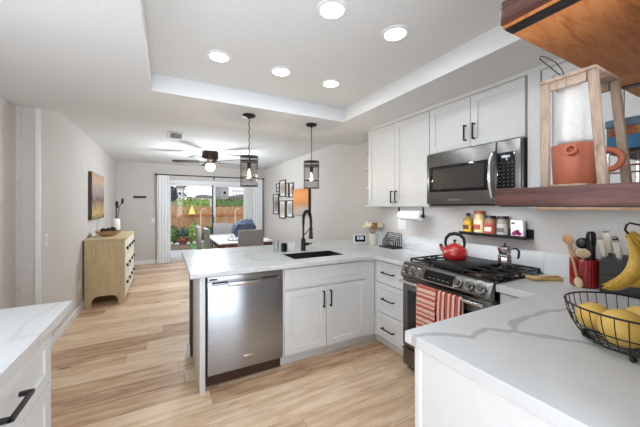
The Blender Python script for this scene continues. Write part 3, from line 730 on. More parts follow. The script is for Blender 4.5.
def pendant(x, y, label):
    t = thing('pendant_light', label, 'pendant light', (x, y, SOFF), 'pendant lights over the peninsula')
    obj('canopy', MB().lathe([(.062, SOFF-.001), (.062, SOFF-.012), (.05, SOFF-.022), (.012, SOFF-.026), (.008, SOFF-.04), (.0, SOFF-.04)], (x, y, 0), 28), M_black, t)
    pts = [(x+.003*math.sin(i*.9), y+.003*math.cos(i*.9), SOFF-.035-i*(SOFF-.035-1.85)/40) for i in range(41)]
    obj('cord', MB().tube(pts, .0045, 6), M_black, t)
    obj('socket', MB().lathe([(.0, 1.86), (.014, 1.86), (.018, 1.85), (.018, 1.79), (.014, 1.782), (0, 1.782)], (x, y, 0), 18), M_black, t)
    c = MB(); R = .083
    for z, h in ((1.897, .006), (1.845, .014), (1.69, .007), (1.607, .006)):
        c.lathe([(R-.003, z), (R+.001, z), (R+.001, z+h), (R-.003, z+h), (R-.003, z)], (x, y, 0), 40)
    for i in range(44):
        a = 2*PI*i/44; c.cyl((x+R*math.cos(a), y+R*math.sin(a), 1.605), (x+R*math.cos(a), y+R*math.sin(a), 1.906), .0013, n=5)
    for i in range(3):
        a = 2*PI*i/3+.4; c.cyl((x, y, 1.851), (x+R*math.cos(a), y+R*math.sin(a), 1.851), .0035, n=6)
    obj('wire_cage', c, M_black, t)
    b = obj('bulb', MB().lathe([(.012, 1.782), (.014, 1.77), (.024, 1.74), (.031, 1.71), (.029, 1.685), (.018, 1.668), (0, 1.662)], (x, y, 0), 20), M_clear, t)
    f = MB()
    for i in range(6):
        a = 2*PI*i/6; f.tube([(x, y, 1.775), (x+.007*math.cos(a), y+.007*math.sin(a), 1.74), (x+.009*math.cos(a), y+.009*math.sin(a), 1.69)], .0017, 5)
    obj('filament', f, emit('filament_glow', (255, 196, 120), 60), b)
    d = bpy.data.lights.new('lamp', 'POINT'); d.energy = 8; d.shadow_soft_size = .03; d.color = (1, .78, .52)
    l = bpy.data.objects.new('lamp', d); COL.objects.link(l); l.parent = t; l.location = (0, 0, 1.70-SOFF)
pendant(.72, 2.815, 'caged pendant light with a warm bulb above the dishwasher, left of the two')
pendant(1.404, 2.815, 'caged pendant light with a warm bulb above the faucet, right of the two')

# ceiling fan
X, Y = .75, 5.85
t = thing('ceiling_fan', 'dark low-profile ceiling fan with a lit glass bowl over the dining area', 'ceiling fan', (X, Y, CEIL))
obj('motor', MB().lathe([(.12, CEIL), (.15, CEIL-.01), (.15, CEIL-.10), (.125, CEIL-.155), (.09, CEIL-.19), (.06, CEIL-.215), (.0, CEIL-.215)], (X, Y, 0), 32), plain('oil_bronze', (46, 36, 30), .4, .5), t)
for i in range(5):
    a = 2*PI*i/5+.35; R = Matrix.Translation((X, Y, CEIL-.195)) @ Matrix.Rotation(a, 4, 'Z') @ Matrix.Rotation(.16, 4, 'X')
    bl = obj('blade', MB().prism([(.19, -.05), (.24, -.062), (.62, -.072), (.66, -.06), (.68, 0), (.66, .06), (.62, .072), (.24, .062), (.19, .05)], 'z', -.004, .004).xf(R), plain('fan_blade_walnut', (40, 33, 30), .6), t)
    obj('blade_iron', MB().box(.06, .23, -.014, .014, -.010, -.004).xf(R), M_black, bl)
bw = obj('light_bowl', MB().lathe([(.05, CEIL-.222), (.08, CEIL-.24), (.092, CEIL-.28), (.082, CEIL-.325), (.05, CEIL-.36), (0, CEIL-.37)], (X, Y, 0), 28), emit('lit_glass_bowl', (255, 226, 190), 3.2), t)
obj('band', MB().lathe([(.058, CEIL-.21), (.064, CEIL-.21), (.064, CEIL-.224), (.058, CEIL-.224), (.058, CEIL-.21)], (X, Y, 0), 28), plain('aged_copper', (120, 76, 48), .35, .2), bw)
d = bpy.data.lights.new('lamp', 'POINT'); d.energy = FAN_W; d.shadow_soft_size = .22; d.color = (.9, 1, 1.08)
l = bpy.data.objects.new('lamp', d); COL.objects.link(l); l.parent = t; l.location = (0, 0, -.54)

t = thing('ceiling_vent', 'white air vent with grey louvres in the dining ceiling', 'vent', (.13, 4.70, CEIL))
obj('frame', MB().cells([.03, .055, .205, .23], [4.50, 4.525, 4.875, 4.90], CEIL-.012, CEIL, skip=((1, 1),)), M_trim, t)
lv = MB()
for i in range(9):
    x = .057+i*.0165; lv.box(x, x+.010, 4.525, 4.875, CEIL-.010, CEIL-.002)
obj('louvres', lv.box(.055, .205, 4.525, 4.875, CEIL-.0019, CEIL-.0005), plain('vent_grey', (120, 120, 122), .6), t)

# ================================================================== ON THE WALLS
def plate(name, label, cat, box, mat, parts):
    x0, x1, y0, y1, z0, z1 = box
    t = thing(name, label, cat, ((x0+x1)/2, (y0+y1)/2, z0))
    obj('cover_plate', MB().box(*box, .0015, 1), mat, t)
    for n, b in parts: obj(n, MB().box(*b, .0008, 1), M_white, t)
plate('light_switch', 'white light switch on the left wall beyond the diagonal boards', 'switch', (XL, XL+.006, 3.65, 3.725, 1.03, 1.15), M_trim, [('rocker', (XL+.005, XL+.01, 3.67, 3.705, 1.06, 1.12))])
plate('wall_outlet', 'white outlet low on the left wall just before the dresser', 'outlet', (XL, XL+.006, 4.86, 4.93, .27, .385), M_trim, [('socket', (XL+.005, XL+.008, 4.877, 4.913, .335, .365)), ('socket', (XL+.005, XL+.008, 4.877, 4.913, .29, .32))])
plate('light_switch', 'small white switch on the back wall left of the curtain', 'switch', (-.31, -.24, YB-.006, YB, 1.0, 1.115), M_trim, [('rocker', (-.293, -.257, YB-.01, YB-.005, 1.03, 1.085))])
plate('wall_outlet', 'white double outlet on the range wall under the paper towel', 'outlet', (XR-.006, XR, 2.49, 2.62, 1.14, 1.255), M_trim, [('socket', (XR-.008, XR-.005, 2.505, 2.545, 1.165, 1.23)), ('socket', (XR-.008, XR-.005, 2.565, 2.605, 1.165, 1.23))])
t = thing('key_rack', 'slim black rail fixed to the back wall left of the curtain', 'rack', (-.55, YB, 1.62))
obj('rail', MB().box(-.68, -.42, YB-.02, YB, 1.60, 1.645, .003), M_black, t)
for i in range(4): obj('hook', MB().tube([(-.64+i*.06, YB-.018, 1.612), (-.64+i*.06, YB-.03, 1.605), (-.64+i*.06, YB-.034, 1.615)], .003, 6), M_black, t)

t = thing('canvas_painting', 'large autumn landscape canvas on the left wall above the dresser', 'painting', (XL, 5.84, 1.2))
obj('stretcher', MB().box(XL+.002, XL+.044, 5.385, 6.30, 1.205, 1.93, .002), plain('dark_canvas_edge', (84, 70, 60), .8, var=.2), t)
obj('canvas', MB().box(XL+.044, XL+.05, 5.387, 6.298, 1.207, 1.928), art_mat('landscape_paint', [(92, 78, 66), (196, 166, 106), (178, 150, 108), (104, 88, 82), (152, 140, 132), (170, 156, 146), (198, 160, 126), (178, 152, 130)], 'Z', .0, .73, 5, .32), t)

frames = [('small picture frame high at the far end of the wall gallery', 6.69, 6.92, 1.76, 1.97), ('tall picture frame with pale print, topmost of the wall gallery', 6.29, 6.68, 1.63, 2.03),
          ('narrow brown picture frame in the upper row of the wall gallery', 6.10, 6.26, 1.61, 1.94), ('upper picture frame beside the orange canvas', 5.83, 6.06, 1.60, 1.93),
          ('tall dark picture frame low at the far end of the wall gallery', 6.76, 7.16, 1.20, 1.71), ('middle picture frame of the lower gallery row', 6.30, 6.70, 1.11, 1.54), ('lower picture frame beside the orange canvas', 5.84, 6.22, 1.15, 1.54)]
fcol = [(52, 44, 40), (60, 52, 46), (94, 70, 52), (78, 62, 50), (36, 34, 34), (58, 52, 48), (48, 46, 46)]
pcol = [[(120, 110, 100), (180, 170, 160)], [(206, 196, 180), (168, 150, 128), (214, 208, 200)], [(176, 130, 90), (206, 180, 150)], [(198, 182, 160), (160, 140, 116), (208, 200, 188)], [(184, 180, 176), (120, 116, 112), (204, 202, 198)], [(214, 210, 202), (186, 164, 130), (216, 212, 206)], [(196, 194, 190), (150, 148, 146), (212, 210, 206)]]
for i, (lb, y0, y1, z0, z1) in enumerate(frames):
    t = thing('framed_picture', lb, 'picture', (XR, (y0+y1)/2, z0), 'framed pictures on the right wall')
    fr = MB(); w_ = .022
    for b in ((y0, y0+w_, z0, z1), (y1-w_, y1, z0, z1), (y0+w_, y1-w_, z0, z0+w_), (y0+w_, y1-w_, z1-w_, z1)): fr.box(XR-.03, XR, *b)
    obj('frame', fr, plain('frame_wood_%d' % i, fcol[i], .5), t)
    obj('mount', MB().box(XR-.012, XR-.004, y0+w_, y1-w_, z0+w_, z1-w_), M_white, t)
    m_ = .045 if y1-y0 > .2 else .03
    obj('print', MB().box(XR-.0135, XR-.0118, y0+w_+m_, y1-w_-m_, z0+w_+m_, z1-w_-m_), art_mat('print_%d' % i, pcol[i], 'Z', 0, z1-z0, 9), t)
t = thing('canvas_painting', 'orange and grey abstract canvas on the right wall beside the gallery', 'painting', (XR, 5.42, 1.22))
obj('stretcher', MB().box(XR-.05, XR, 5.0, 5.75, 1.22, 1.76, .002), plain('dark_edge', (62, 52, 48), .7), t)
obj('canvas', MB().box(XR-.056, XR-.05, 5.002, 5.748, 1.222, 1.758), art_mat('orange_paint', [(178, 164, 152), (188, 168, 150), (200, 138, 84), (226, 148, 78), (232, 158, 88), (214, 132, 70)], 'Z', 0, .54, 5, .22), t)

# ================================================================== CURTAINS
t = thing('curtain_rod', 'black curtain rod above the sliding glass door', 'curtain rod', (1.15, 8.0, 2.175))
obj('pole', MB().cyl((-.2, 8.0, 2.175), (2.44, 8.0, 2.175), .0125, n=14), M_black, t)
for x in (-.21, 2.45): obj('finial', MB().ball((x, 8.0, 2.175), .026, 14, 8), M_black, t)
for x in (-.16, 1.13, 2.41): obj('bracket', MB().box(x-.009, x+.009, 7.99, YB, 2.155, 2.163).box(x-.012, x+.012, YB-.008, YB, 2.09, 2.19), M_black, t)
def curtain(x0, x1, label, n, ph):
    def fn(u, v):
        s = 1-.16*math.sin(PI*min(1, v*1.3))*.4
        x = (x0+x1)/2+(x0-x1)*(.5-u)*s
        return (x, 7.965+.019*math.sin(u*n*2*PI+ph)*(1-.25*v)+.008*math.sin(v*5+u*3), .015+(2.16-.015)*v)
    o = obj('curtain', MB().sheet(fn, 80, 24, .003), M_curt, loc=((x0+x1)/2, 7.96, 0), angle=80)
    return tag(o, label, 'curtain', 'white curtains of the sliding door')
curtain(-.19, .07, 'white floor-length curtain at the left end of the rod', 4, .5)
curtain(2.16, 2.43, 'white floor-length curtain at the right end of the rod', 4, 1.7)

# ================================================================== DRESSER AND WHAT STANDS ON IT
M_bamboo = wood_mat('pale_straw_wood', [(180, 156, 116), (202, 179, 138), (212, 190, 150), (190, 166, 126)], .5, (6, 6, 1), 4, .05)
M_cream = plain('washed_cream_paint', (236, 229, 212), .55, var=.05, scale=14)
t = thing('dresser', 'straw-coloured wooden dresser with cream drawers against the left wall', 'dresser', (-.77, 5.7, 0))
dx0, dx1, dy0, dy1, dh = -.998, -.53, 5.05, 6.42, .945
na = 10
arch = [(dx0, 0), (dx0+.075, 0), (dx0+.075, .03)] + [(dx0+.075+.085*(1-math.cos(a)), .03+.105*math.sin(a)) for a in [i*PI/2/na for i in range(1, na+1)]] + [(dx1-.085-.075*1.0+.085*math.sin(a)-.0, .03+.105*math.cos(a)) for a in [i*PI/2/na for i in range(0, na+1)]] + [(dx1-.075, 0), (dx1, 0), (dx1, dh-.03), (dx0, dh-.03)]
for y in (dy0, dy1-.025): obj('side_panel', MB().prism(arch, 'y', y, y+.025), M_bamboo, t)
obj('top', MB().box(dx0-.004, dx1+.014, dy0-.015, dy1+.015, dh-.03, dh, .004), M_bamboo, t)
obj('carcass', MB().box(dx0+.005, dx1-.02, dy0+.025, dy1-.025, .13, dh-.03), M_bamboo, t)
obj('apron', MB().box(dx1-.03, dx1-.006, dy0+.025, dy1-.025, .06, .13), M_cream, t)
for k in range(3):
    z0 = .14+k*.256
    for j in range(2):
        y0 = dy0+.035+j*.654; dr = obj('drawer', MB().box(dx1-.022, dx1, y0, y0+.646, z0, z0+.247, .004), M_cream, t)
        for yy in ((y0+.15, y0+.47)):
            obj('pull', MB().lathe([(.010, 0), (.012, .006), (.026, .012), (.03, .02), (.022, .028), (0, .03)], (dx1, yy, z0+.125), 16, Matrix.Rotation(PI/2, 3, 'Y')), M_black, dr)
t = thing('wooden_bowl', 'shallow wooden bowl on the dresser holding dark ornaments', 'bowl', (-.79, 5.5, dh))
obj('bowl', MB().lathe([(.07, dh), (.075, dh+.004), (.13, dh+.035), (.175, dh+.082), (.168, dh+.084), (.12, dh+.042), (.06, dh+.014), (0, dh+.012)], (-.79, 5.5, 0), 40), wood_mat('bowl_wood', [(150, 112, 76), (190, 152, 112), (206, 170, 130)], .5), t)
for k, (x, y, z, r, lb) in enumerate(((-.85, 5.46, dh+.085, .042, 'dark woven ball in the wooden bowl, nearest the wall'), (-.78, 5.42, dh+.09, .04, 'dark woven ball in the wooden bowl, nearest the camera'), (-.74, 5.54, dh+.092, .045, 'dark woven ball in the wooden bowl, on the drawer side'))):
    bl = obj('woven_ball', MB().ball((x, y, z), r, 20, 12, lambda p: 1+.12*math.sin(14*p.x)*math.sin(13*p.y+2*p.z)), plain('dark_rattan', (38, 34, 32), .7, var=.3), loc=(x, y, z-r)); tag(bl, lb, 'ornament', 'woven balls in the bowl')
t = thing('ceramic_vase', 'white ribbed vase with dark dried stems at the far end of the dresser', 'vase', (-.76, 6.0, dh))
obj('vase', MB().lathe([(.055, dh), (.062, dh+.01), (.066, dh+.12), (.062, dh+.22), (.05, dh+.25), (.045, dh+.252), (.05, dh+.22), (.054, dh+.03), (0, dh+.02)], (-.76, 6.0, 0), 30), M_white, t)
rnd = random.Random(4)
for i in range(7):
    a = rnd.uniform(0, 6.28); s = rnd.uniform(.02, .09); h = rnd.uniform(.2, .33)
    p = [(-.76+s*k*math.cos(a)*.2, 6.0+s*k*math.sin(a)*.2, dh+.06+(h+.19)*k/5) for k in range(6)]
    p[-1] = (p[-1][0]+s*math.cos(a)*.5, p[-1][1]+s*math.sin(a)*.5, p[-1][2])
    st = obj('stem', MB().tube(p, .005, 6), M_rubber, t)
    obj('bloom', MB().ball(p[-1], (.018, .018, .05), 10, 8), M_rubber, st)

# ================================================================== DINING SET
M_ttop = plain('white_table_top', (236, 235, 232), .3)
M_brown = wood_mat('brown_table_wood', [(84, 50, 36), (110, 68, 50), (126, 80, 60)], .45, (2, 10, 10), 3)
tx0, tx1, ty0, ty1 = .80, 1.80, 5.2, 6.9
t = thing('dining_table', 'dining table with a white top and brown apron in front of the sliding door', 'table', (1.3, 6.05, 0))
obj('tabletop', MB().box(tx0, tx1, ty0, ty1, .735, .76, .004), M_ttop, t)
ap = MB(); a0 = .05
for b in ((tx0+.02, tx1-.02, ty0+.02, ty0+.045), (tx0+.02, tx1-.02, ty1-.045, ty1-.02), (tx0+.02, tx0+.045, ty0+.045, ty1-.045), (tx1-.045, tx1-.02, ty0+.045, ty1-.045)): ap.box(b[0], b[1], b[2], b[3], .66, .735)
obj('apron', ap, M_brown, t)
for x in (tx0+.055, tx1-.055):
    for y in (ty0+.055, ty1-.055): obj('leg', MB().box(x-.035, x+.035, y-.035, y+.035, 0, .66, .003), M_brown, t)
def make_chair(label):
    t = thing('dining_chair', label, 'chair', (0, 0, 0), 'grey upholstered dining chairs')
    obj('seat', MB().box(-.225, .225, -.22, .24, .40, .49, .025, 3), M_fabric, t)
    b = MB(); b.box(-.22, .22, -.035, .035, 0, .56, .022, 3)
    for v in b.v: v.y += .035*(v.z/.56)**1.5*-1 + .02*(2*v.x/.44)**2
    b.xf(Matrix.Translation((0, -.215, .44)) @ Matrix.Rotation(-.0, 4, 'X')); obj('backrest', b, M_fabric, t)
    for x in (-.19, .19):
        obj('leg', MB().cyl((x, .2, .42), (x*1.03, .215, 0), .022, .014, 12), M_brown, t); obj('leg', MB().cyl((x, -.19, .42), (x*1.03, -.25, 0), .022, .014, 12), M_brown, t)
    return t
ch = make_chair('grey upholstered chair at the near end of the dining table')
ch.location = (1.30, 5.18, 0)
dup(ch, (1.21, 6.95, 0), PI, 'grey upholstered chair at the far end of the dining table, by the glass')
dup(ch, (.885, 5.67, 0), -PI/2, 'grey upholstered chair on the left long side of the table, nearer one')
dup(ch, (.80, 6.32, 0), -PI/2, 'grey upholstered chair on the left long side of the table, farther one')
# blue bag and grey scarf on the table
def lump(p): return 1+.10*math.sin(5*p.x+2*p.y)+.07*math.sin(9*p.y+4*p.z)+.05*math.sin(13*p.x-6*p.z)
t = thing('fabric_bag', 'soft dark blue fabric bag standing on the dining table', 'bag', (1.40, 5.85, .76))
bb = MB().ball((1.41, 5.85, .935), (.23, .16, .20), 36, 22, lump)
for v in bb.v: v.z = max(v.z, .762)
obj('body', bb, plain('navy_denim', (84, 92, 114), .85, var=.15, scale=60), t)
obj('strap', MB().tube([(1.22, 5.76, .9), (1.21, 5.73, 1.02), (1.30, 5.72, 1.12), (1.44, 5.73, 1.13), (1.56, 5.74, 1.06), (1.60, 5.77, .9)], .012, 8), plain('pale_blue_web', (126, 140, 166), .8), t)
sc = MB()
def sf(u, v): return (1.02+.26*u+.03*math.sin(v*7), 5.48+.26*v+.03*math.sin(u*8), .775+.05*(math.sin(u*9+v*4)*math.sin(v*8+1)+1)*.9*math.sin(PI*u)*math.sin(PI*v))
o = obj('scarf', sc.sheet(sf, 30, 30, .006), stripe_mat('grey_weave', 'X', .06, [(.5, (196, 200, 206)), (.25, (128, 134, 144)), (.25, (214, 216, 220))]), loc=(1.15, 5.6, .76), angle=70)
tag(o, 'crumpled grey and white scarf on the dining table beside the blue bag', 'scarf')

# ================================================================== ON THE PENINSULA
t = thing('sponge_holder', 'small black sponge holder left of the sink', 'sponge holder', (1.145, 2.97, CT))
obj('cup', MB().cells([1.115, 1.12, 1.165, 1.17], [2.945, 2.95, 2.985, 2.99], CT, CT+.088, skip=((1, 1),)).box(1.12, 1.165, 2.95, 2.985, CT, CT+.004), M_black, t)
obj('sponge', MB().box(1.122, 1.163, 2.953, 2.982, CT+.005, CT+.094, .004), plain('dark_sponge', (52, 52, 54), .95, var=.2, scale=90), t)
t = thing('soap_dish', 'white ceramic box beside the black sponge holder', 'soap dish', (1.23, 2.99, CT))
obj('box', MB().box(1.185, 1.275, 2.975, 3.02, CT, CT+.085, .006), M_white, t)
obj('lid', MB().box(1.183, 1.277, 2.973, 3.022, CT+.085, CT+.094, .004), M_white, t)
t = thing('drinking_glass', 'clear drinking glass standing left of the black sponge holder', 'glass', (1.06, 2.99, CT))
obj('tumbler', MB().lathe([(.028, CT), (.034, CT+.125), (.032, CT+.125), (.0265, CT+.008), (0, CT+.008)], (1.06, 2.99, 0), 28), M_clear, t)

R = Matrix.Translation((2.24, 3.06, CT)) @ Matrix.Rotation(math.radians(-20), 4, 'Z')
t = thing('display_clock', 'small white digital clock display on the worktop by the right wall', 'clock', (2.24, 3.06, CT))
tilt = R @ Matrix.Translation((0, 0, .012)) @ Matrix.Rotation(-.25, 4, 'X')
obj('case', MB().box(-.085, .085, -.012, .012, 0, .115, .006).xf(tilt), M_trim, t)
sn = obj('screen', MB().box(-.07, .07, -.0135, -.0115, .018, .10, .001).xf(tilt), M_gloss, t)
dg = MB()
seg = {'0': 'abcdef', '1': 'bc', '2': 'abged', '3': 'abgcd', '5': 'afgcd'}
def digit(mb, ch, x, z, w_, h, s):
    pos = {'a': (0, h, w_, h), 'g': (0, h/2, w_, h/2), 'd': (0, 0, w_, 0), 'f': (0, h/2, 0, h), 'b': (w_, h/2, w_, h), 'e': (0, 0, 0, h/2), 'c': (w_, 0, w_, h/2)}
    for k in seg[ch]:
        a, b, c, d = pos[k]; mb.box(x+a-s, x+c+s, -.0142, -.0134, z+b-s, z+d+s)
digit(dg, '1', -.05, .05, .014, .032, .0025); digit(dg, '2', -.028, .05, .014, .032, .0025); digit(dg, '0', .0, .05, .014, .032, .0025); digit(dg, '5', .026, .05, .014, .032, .0025)
obj('digits', dg.xf(tilt), emit('clock_digits', (210, 220, 230), .8), sn)
obj('stand', MB().box(-.05, .05, 0, .05, 0, .014, .003).xf(R), M_trim, t)

vx, vy = 2.36, 2.95
t = thing('flower_vase', 'white vase of dried cream flowers under the wall cabinet', 'vase', (vx, vy, CT))
obj('vase', MB().lathe([(.046, CT), (.05, CT+.006), (.052, CT+.12), (.056, CT+.145), (.051, CT+.145), (.046, CT+.01), (0, CT+.008)], (vx, vy, 0), 12), plain('cream_ceramic', (232, 228, 214), .35), t)
rnd = random.Random(11)
for i in range(11):
    a = 2*PI*i/11*2.4; s = .035+.085*((i*7) % 11)/11; h = .19+.06*rnd.random()-.2*s
    tip = Vector((vx+s*math.cos(a)*.8, vy+s*math.sin(a), CT+h+.03))
    st = obj('stem', MB().tube([(vx+.01*math.cos(a), vy+.01*math.sin(a), CT+.03), (vx+.016*math.cos(a), vy+.016*math.sin(a), CT+.14), tip], .0022, 5), plain('dry_stem', (120, 96, 66), .8), t)
    dark = i in (0, 3, 8)
    fl = MB()
    for k in range(7):
        b = 2*PI*k/7; up = Vector((math.cos(b)*.6, math.sin(b)*.6, .8))
        fl.ball(tip+Vector((math.cos(b)*.026, math.sin(b)*.026, .01)), (.033, .033, .024) if not dark else (.02, .02, .026), 10, 6)
    fl.ball(tip+Vector((0, 0, .012)), .015, 10, 6)
    obj('flower', fl, plain('dark_dry_flower', (150, 108, 66), .8) if dark else plain('cream_flower', (240, 228, 196), .8, var=.06), st)

t = thing('letter_rack', 'black wire letter rack on the corner worktop', 'rack', (2.36, 2.63, CT))
rx0, rx1 = 2.30, 2.43
ry0, ry1 = 2.50, 2.755
obj('base', MB().box(rx0, rx1, ry0, ry1, CT, CT+.008, .002).box(rx0, rx0+.006, ry0, ry1, CT+.008, CT+.022).box(rx1-.006, rx1, ry0, ry1, CT+.008, CT+.022), M_black, t)
for k, (x, h) in enumerate(((2.306, .095), (2.336, .118), (2.366, .14), (2.396, .16), (2.423, .175))):
    y0, y1 = ry0+.006, ry1-.008-.012*(4-k)
    obj('divider', MB().tube([(x, y0, CT+.006), (x, y0, CT+h-.008), (x, y0+.008, CT+h), (x, y1-.008, CT+h), (x, y1, CT+h-.008), (x, y1, CT+.006)], .0042, 6).tube([(x, y0+.04, CT+.006), (x, y0+.04, CT+h*.66), (x, y1-.04, CT+h*.66), (x, y1-.04, CT+.006)], .0035, 6), M_black, t)

t = thing('paper_towel', 'white paper towel roll on a black holder under the wall cabinet', 'paper towel', (2.3, 2.24, UB))
zc = 1.312
obj('roll', MB().cyl((2.3, 2.10, zc), (2.3, 2.385, zc), .048, n=32), plain('paper_white', (240, 240, 239), .95, var=.02), t)
obj('rod', MB().cyl((2.3, 2.075, zc), (2.3, 2.41, zc), .008, n=12), M_black, t)
obj('arm', MB().cyl((2.3, 2.068, zc), (2.3, 2.078, zc), .022, n=20).box(2.292, 2.308, 2.066, 2.076, zc, UB), M_black, t)
obj('arm', MB().cyl((2.3, 2.406, zc), (2.3, 2.416, zc), .022, n=20).box(2.292, 2.308, 2.408, 2.418, zc, UB), M_black, t)

# ================================================================== SPICE LEDGE
t = thing('picture_ledge', 'black metal wall ledge of spices behind the range', 'shelf', (2.43, 1.42, 1.165))
obj('shelf', MB().box(2.375, 2.479, 1.16, 1.725, 1.160, 1.168), M_black, t)
obj('lip', MB().box(2.373, 2.378, 1.16, 1.725, 1.160, 1.186), M_black, t)
obj('back', MB().box(2.472, 2.479, 1.16, 1.725, 1.168, 1.235), M_black, t)
SZ = 1.1685
def label_band(r, z0, z1, c, half, facing=PI):
    """curved label on the side of a round jar that faces the room"""
    vs = []; fs = []; n = 14
    for i in range(n+1):
        a = facing-half+2*half*i/n
        for q in (r, r+.0012):
            for z in (z0, z1): vs.append((c[0]+q*math.cos(a), c[1]+q*math.sin(a), z))
    for i in range(n):
        b = i*4; e = b+4
        fs += [(b+2, b+3, e+3, e+2), (b, e, e+1, b+1), (b+1, e+1, e+3, b+3), (b, b+2, e+2, e)]
    fs += [(0, 1, 3, 2), (n*4, n*4+2, n*4+3, n*4+1)]
    return MB().add(vs, fs)
def jar(label, y, r, h, body_m, lid_m, lid_h, lab_m, lab2_m=None, neck=.8):
    c = (2.425, y, 0); t = thing('spice_jar', label, 'jar', (2.425, y, SZ), 'jars on the wall ledge')
    hb = h-lid_h
    obj('glass', MB().lathe([(r*.92, SZ), (r, SZ+.004), (r, SZ+hb*.82), (r*neck, SZ+hb*.97), (r*neck, SZ+hb), (0, SZ+hb)], c, 24), body_m, t)
    obj('lid', MB().lathe([(r*neck*1.06, SZ+hb), (r*neck*1.06, SZ+h-.003), (r*neck, SZ+h), (0, SZ+h)], c, 24), lid_m, t)
    lb = obj('paper_label', label_band(r+.0004, SZ+hb*.12, SZ+hb*.72, c, 1.25), lab_m, t)
    if lab2_m: obj('label_mark', label_band(r+.0017, SZ+hb*.25, SZ+hb*.5, c, .7), lab2_m, lb)
jar('syrup bottle with a black cap and yellow label, at the far end of the ledge', 1.668, .040, .185, plain('amber_syrup', (176, 140, 78), .15), M_rubber, .03, plain('yellow_label', (226, 172, 52), .5), plain('brown_mark', (110, 62, 34), .5), .42)
jar('tallest spice jar with a rust-red lid on the wall ledge', 1.559, .043, .205, plain('tan_spice', (206, 174, 118), .3), plain('rust_lid', (160, 84, 66), .4), .03, plain('cream_label', (226, 208, 164), .5), plain('red_mark', (176, 74, 58), .5), .9)
jar('spice jar with a black lid and red label on the wall ledge', 1.463, .043, .165, plain('brown_spice', (150, 104, 82), .3), M_rubber, .026, plain('red_label', (168, 70, 62), .5), plain('pale_mark', (220, 200, 186), .5), .9)
jar('spice jar with a black lid and grey pepper inside on the wall ledge', 1.360, .043, .165, plain('grey_pepper', (134, 126, 118), .3, var=.2, scale=200), M_rubber, .026, plain('clear_grey_label', (168, 164, 158), .5), plain('dark_mark', (96, 92, 88), .5), .9)
t = thing('spice_packet', 'white packet with a magenta print at the near end of the ledge', 'packet', (2.425, 1.243, SZ))
b = MB().box(2.403, 2.447, 1.197, 1.29, SZ, SZ+.14, .006)
obj('pouch', b, plain('white_paper_pouch', (236, 232, 232), .5), t)
pr = MB()
for a, zz, s in ((1.225, .032, .020), (1.245, .042, .024), (1.265, .030, .018), (1.238, .055, .014)):
    pr.prism([(a+s*math.cos(i*PI/8), SZ+zz+s*.7*math.sin(i*PI/8)) for i in range(16)], 'x', 2.4018, 2.4032)
obj('print', pr, plain('magenta_print', (176, 52, 112), .5), t)
obj('text_mark', MB().box(2.4018, 2.4032, 1.258, 1.282, SZ+.105, SZ+.12), plain('dark_mark', (96, 92, 88), .5), t)

# ================================================================== ON THE RANGE
kx, ky, kz = 2.20, 1.635, .959
t = thing('kettle', 'glossy red enamel kettle with a black handle on the griddle', 'kettle', (kx, ky, kz))
M_red = plain('red_enamel', (200, 40, 40), .12, coat=1, var=.02)
obj('body', MB().lathe([(.085, kz), (.095, kz+.006), (.108, kz+.035), (.110, kz+.055), (.10, kz+.085), (.075, kz+.112), (.05, kz+.124), (.045, kz+.126)], (kx, ky, 0), 40), M_red, t)
ld = obj('lid', MB().lathe([(.050, kz+.124), (.048, kz+.130), (.03, kz+.138), (0, kz+.142)], (kx, ky, 0), 30), M_red, t)
obj('knob', MB().lathe([(.006, kz+.14), (.006, kz+.152), (.015, kz+.158), (.015, kz+.168), (.008, kz+.174), (0, kz+.175)], (kx, ky, 0), 18), M_black, ld)
sv = Vector((-.45, .89, 0)).normalized()
P = lambda s, z: Vector((kx, ky, kz+z))+sv*s
obj('spout', MB().tube([P(.085, .06), P(.108, .085), P(.122, .112)], [.026, .02, .014], 14), M_red, t)
obj('whistle', MB().tube([P(.118, .110), P(.13, .124)], [.017, .013], 12), M_black, t)
hp = [P(.075, .105), P(.082, .14), P(.075, .185), P(.045, .218), P(0, .228), P(-.045, .218), P(-.075, .185), P(-.082, .14), P(-.075, .105)]
obj('handle', MB().tube(hp, [.010, .012, .014, .016, .017, .016, .014, .012, .010], 12), M_black, t)

t.scale = (.93, .93, .96)
mx, my, mz = 2.30, 1.275, .957
t = thing('moka_pot', 'small steel moka pot on the right-hand burner grate', 'coffee pot', (mx, my, mz))
obj('boiler', MB().lathe([(.048, mz), (.05, mz+.004), (.046, mz+.06), (.044, mz+.068), (.0, mz+.068)], (mx, my, 0), 8), M_chrome, t)
obj('collar', MB().lathe([(.046, mz+.068), (.048, mz+.071), (.048, mz+.079), (.042, mz+.083)], (mx, my, 0), 32), M_chrome, t)
obj('upper_pot', MB().lathe([(.038, mz+.083), (.05, mz+.135), (.05, mz+.138), (.0, mz+.138)], (mx, my, 0), 8), M_chrome, t)
obj('spout', MB().add([(mx-.045, my+.012, mz+.10), (mx-.045, my-.012, mz+.10), (mx-.047, my-.016, mz+.138), (mx-.047, my+.016, mz+.138), (mx-.068, my, mz+.138)], [(0, 1, 2, 3), (0, 4, 1), (1, 4, 2), (2, 4, 3), (3, 4, 0)]), M_chrome, t)
ld = obj('lid', MB().lathe([(.05, mz+.138), (.046, mz+.145), (.015, mz+.152), (0, mz+.153)], (mx, my, 0), 8), M_chrome, t)
obj('knob', MB().lathe([(.006, mz+.152), (.007, mz+.158), (.012, mz+.166), (.009, mz+.174), (0, mz+.176)], (mx, my, 0), 14), M_rubber, ld)
obj('handle', MB().tube([(mx+.02, my-.043, mz+.132), (mx+.032, my-.066, mz+.138), (mx+.038, my-.082, mz+.12), (mx+.037, my-.08, mz+.075), (mx+.034, my-.072, mz+.062)], [.006, .008, .009, .009, .007], 10), M_rubber, t)

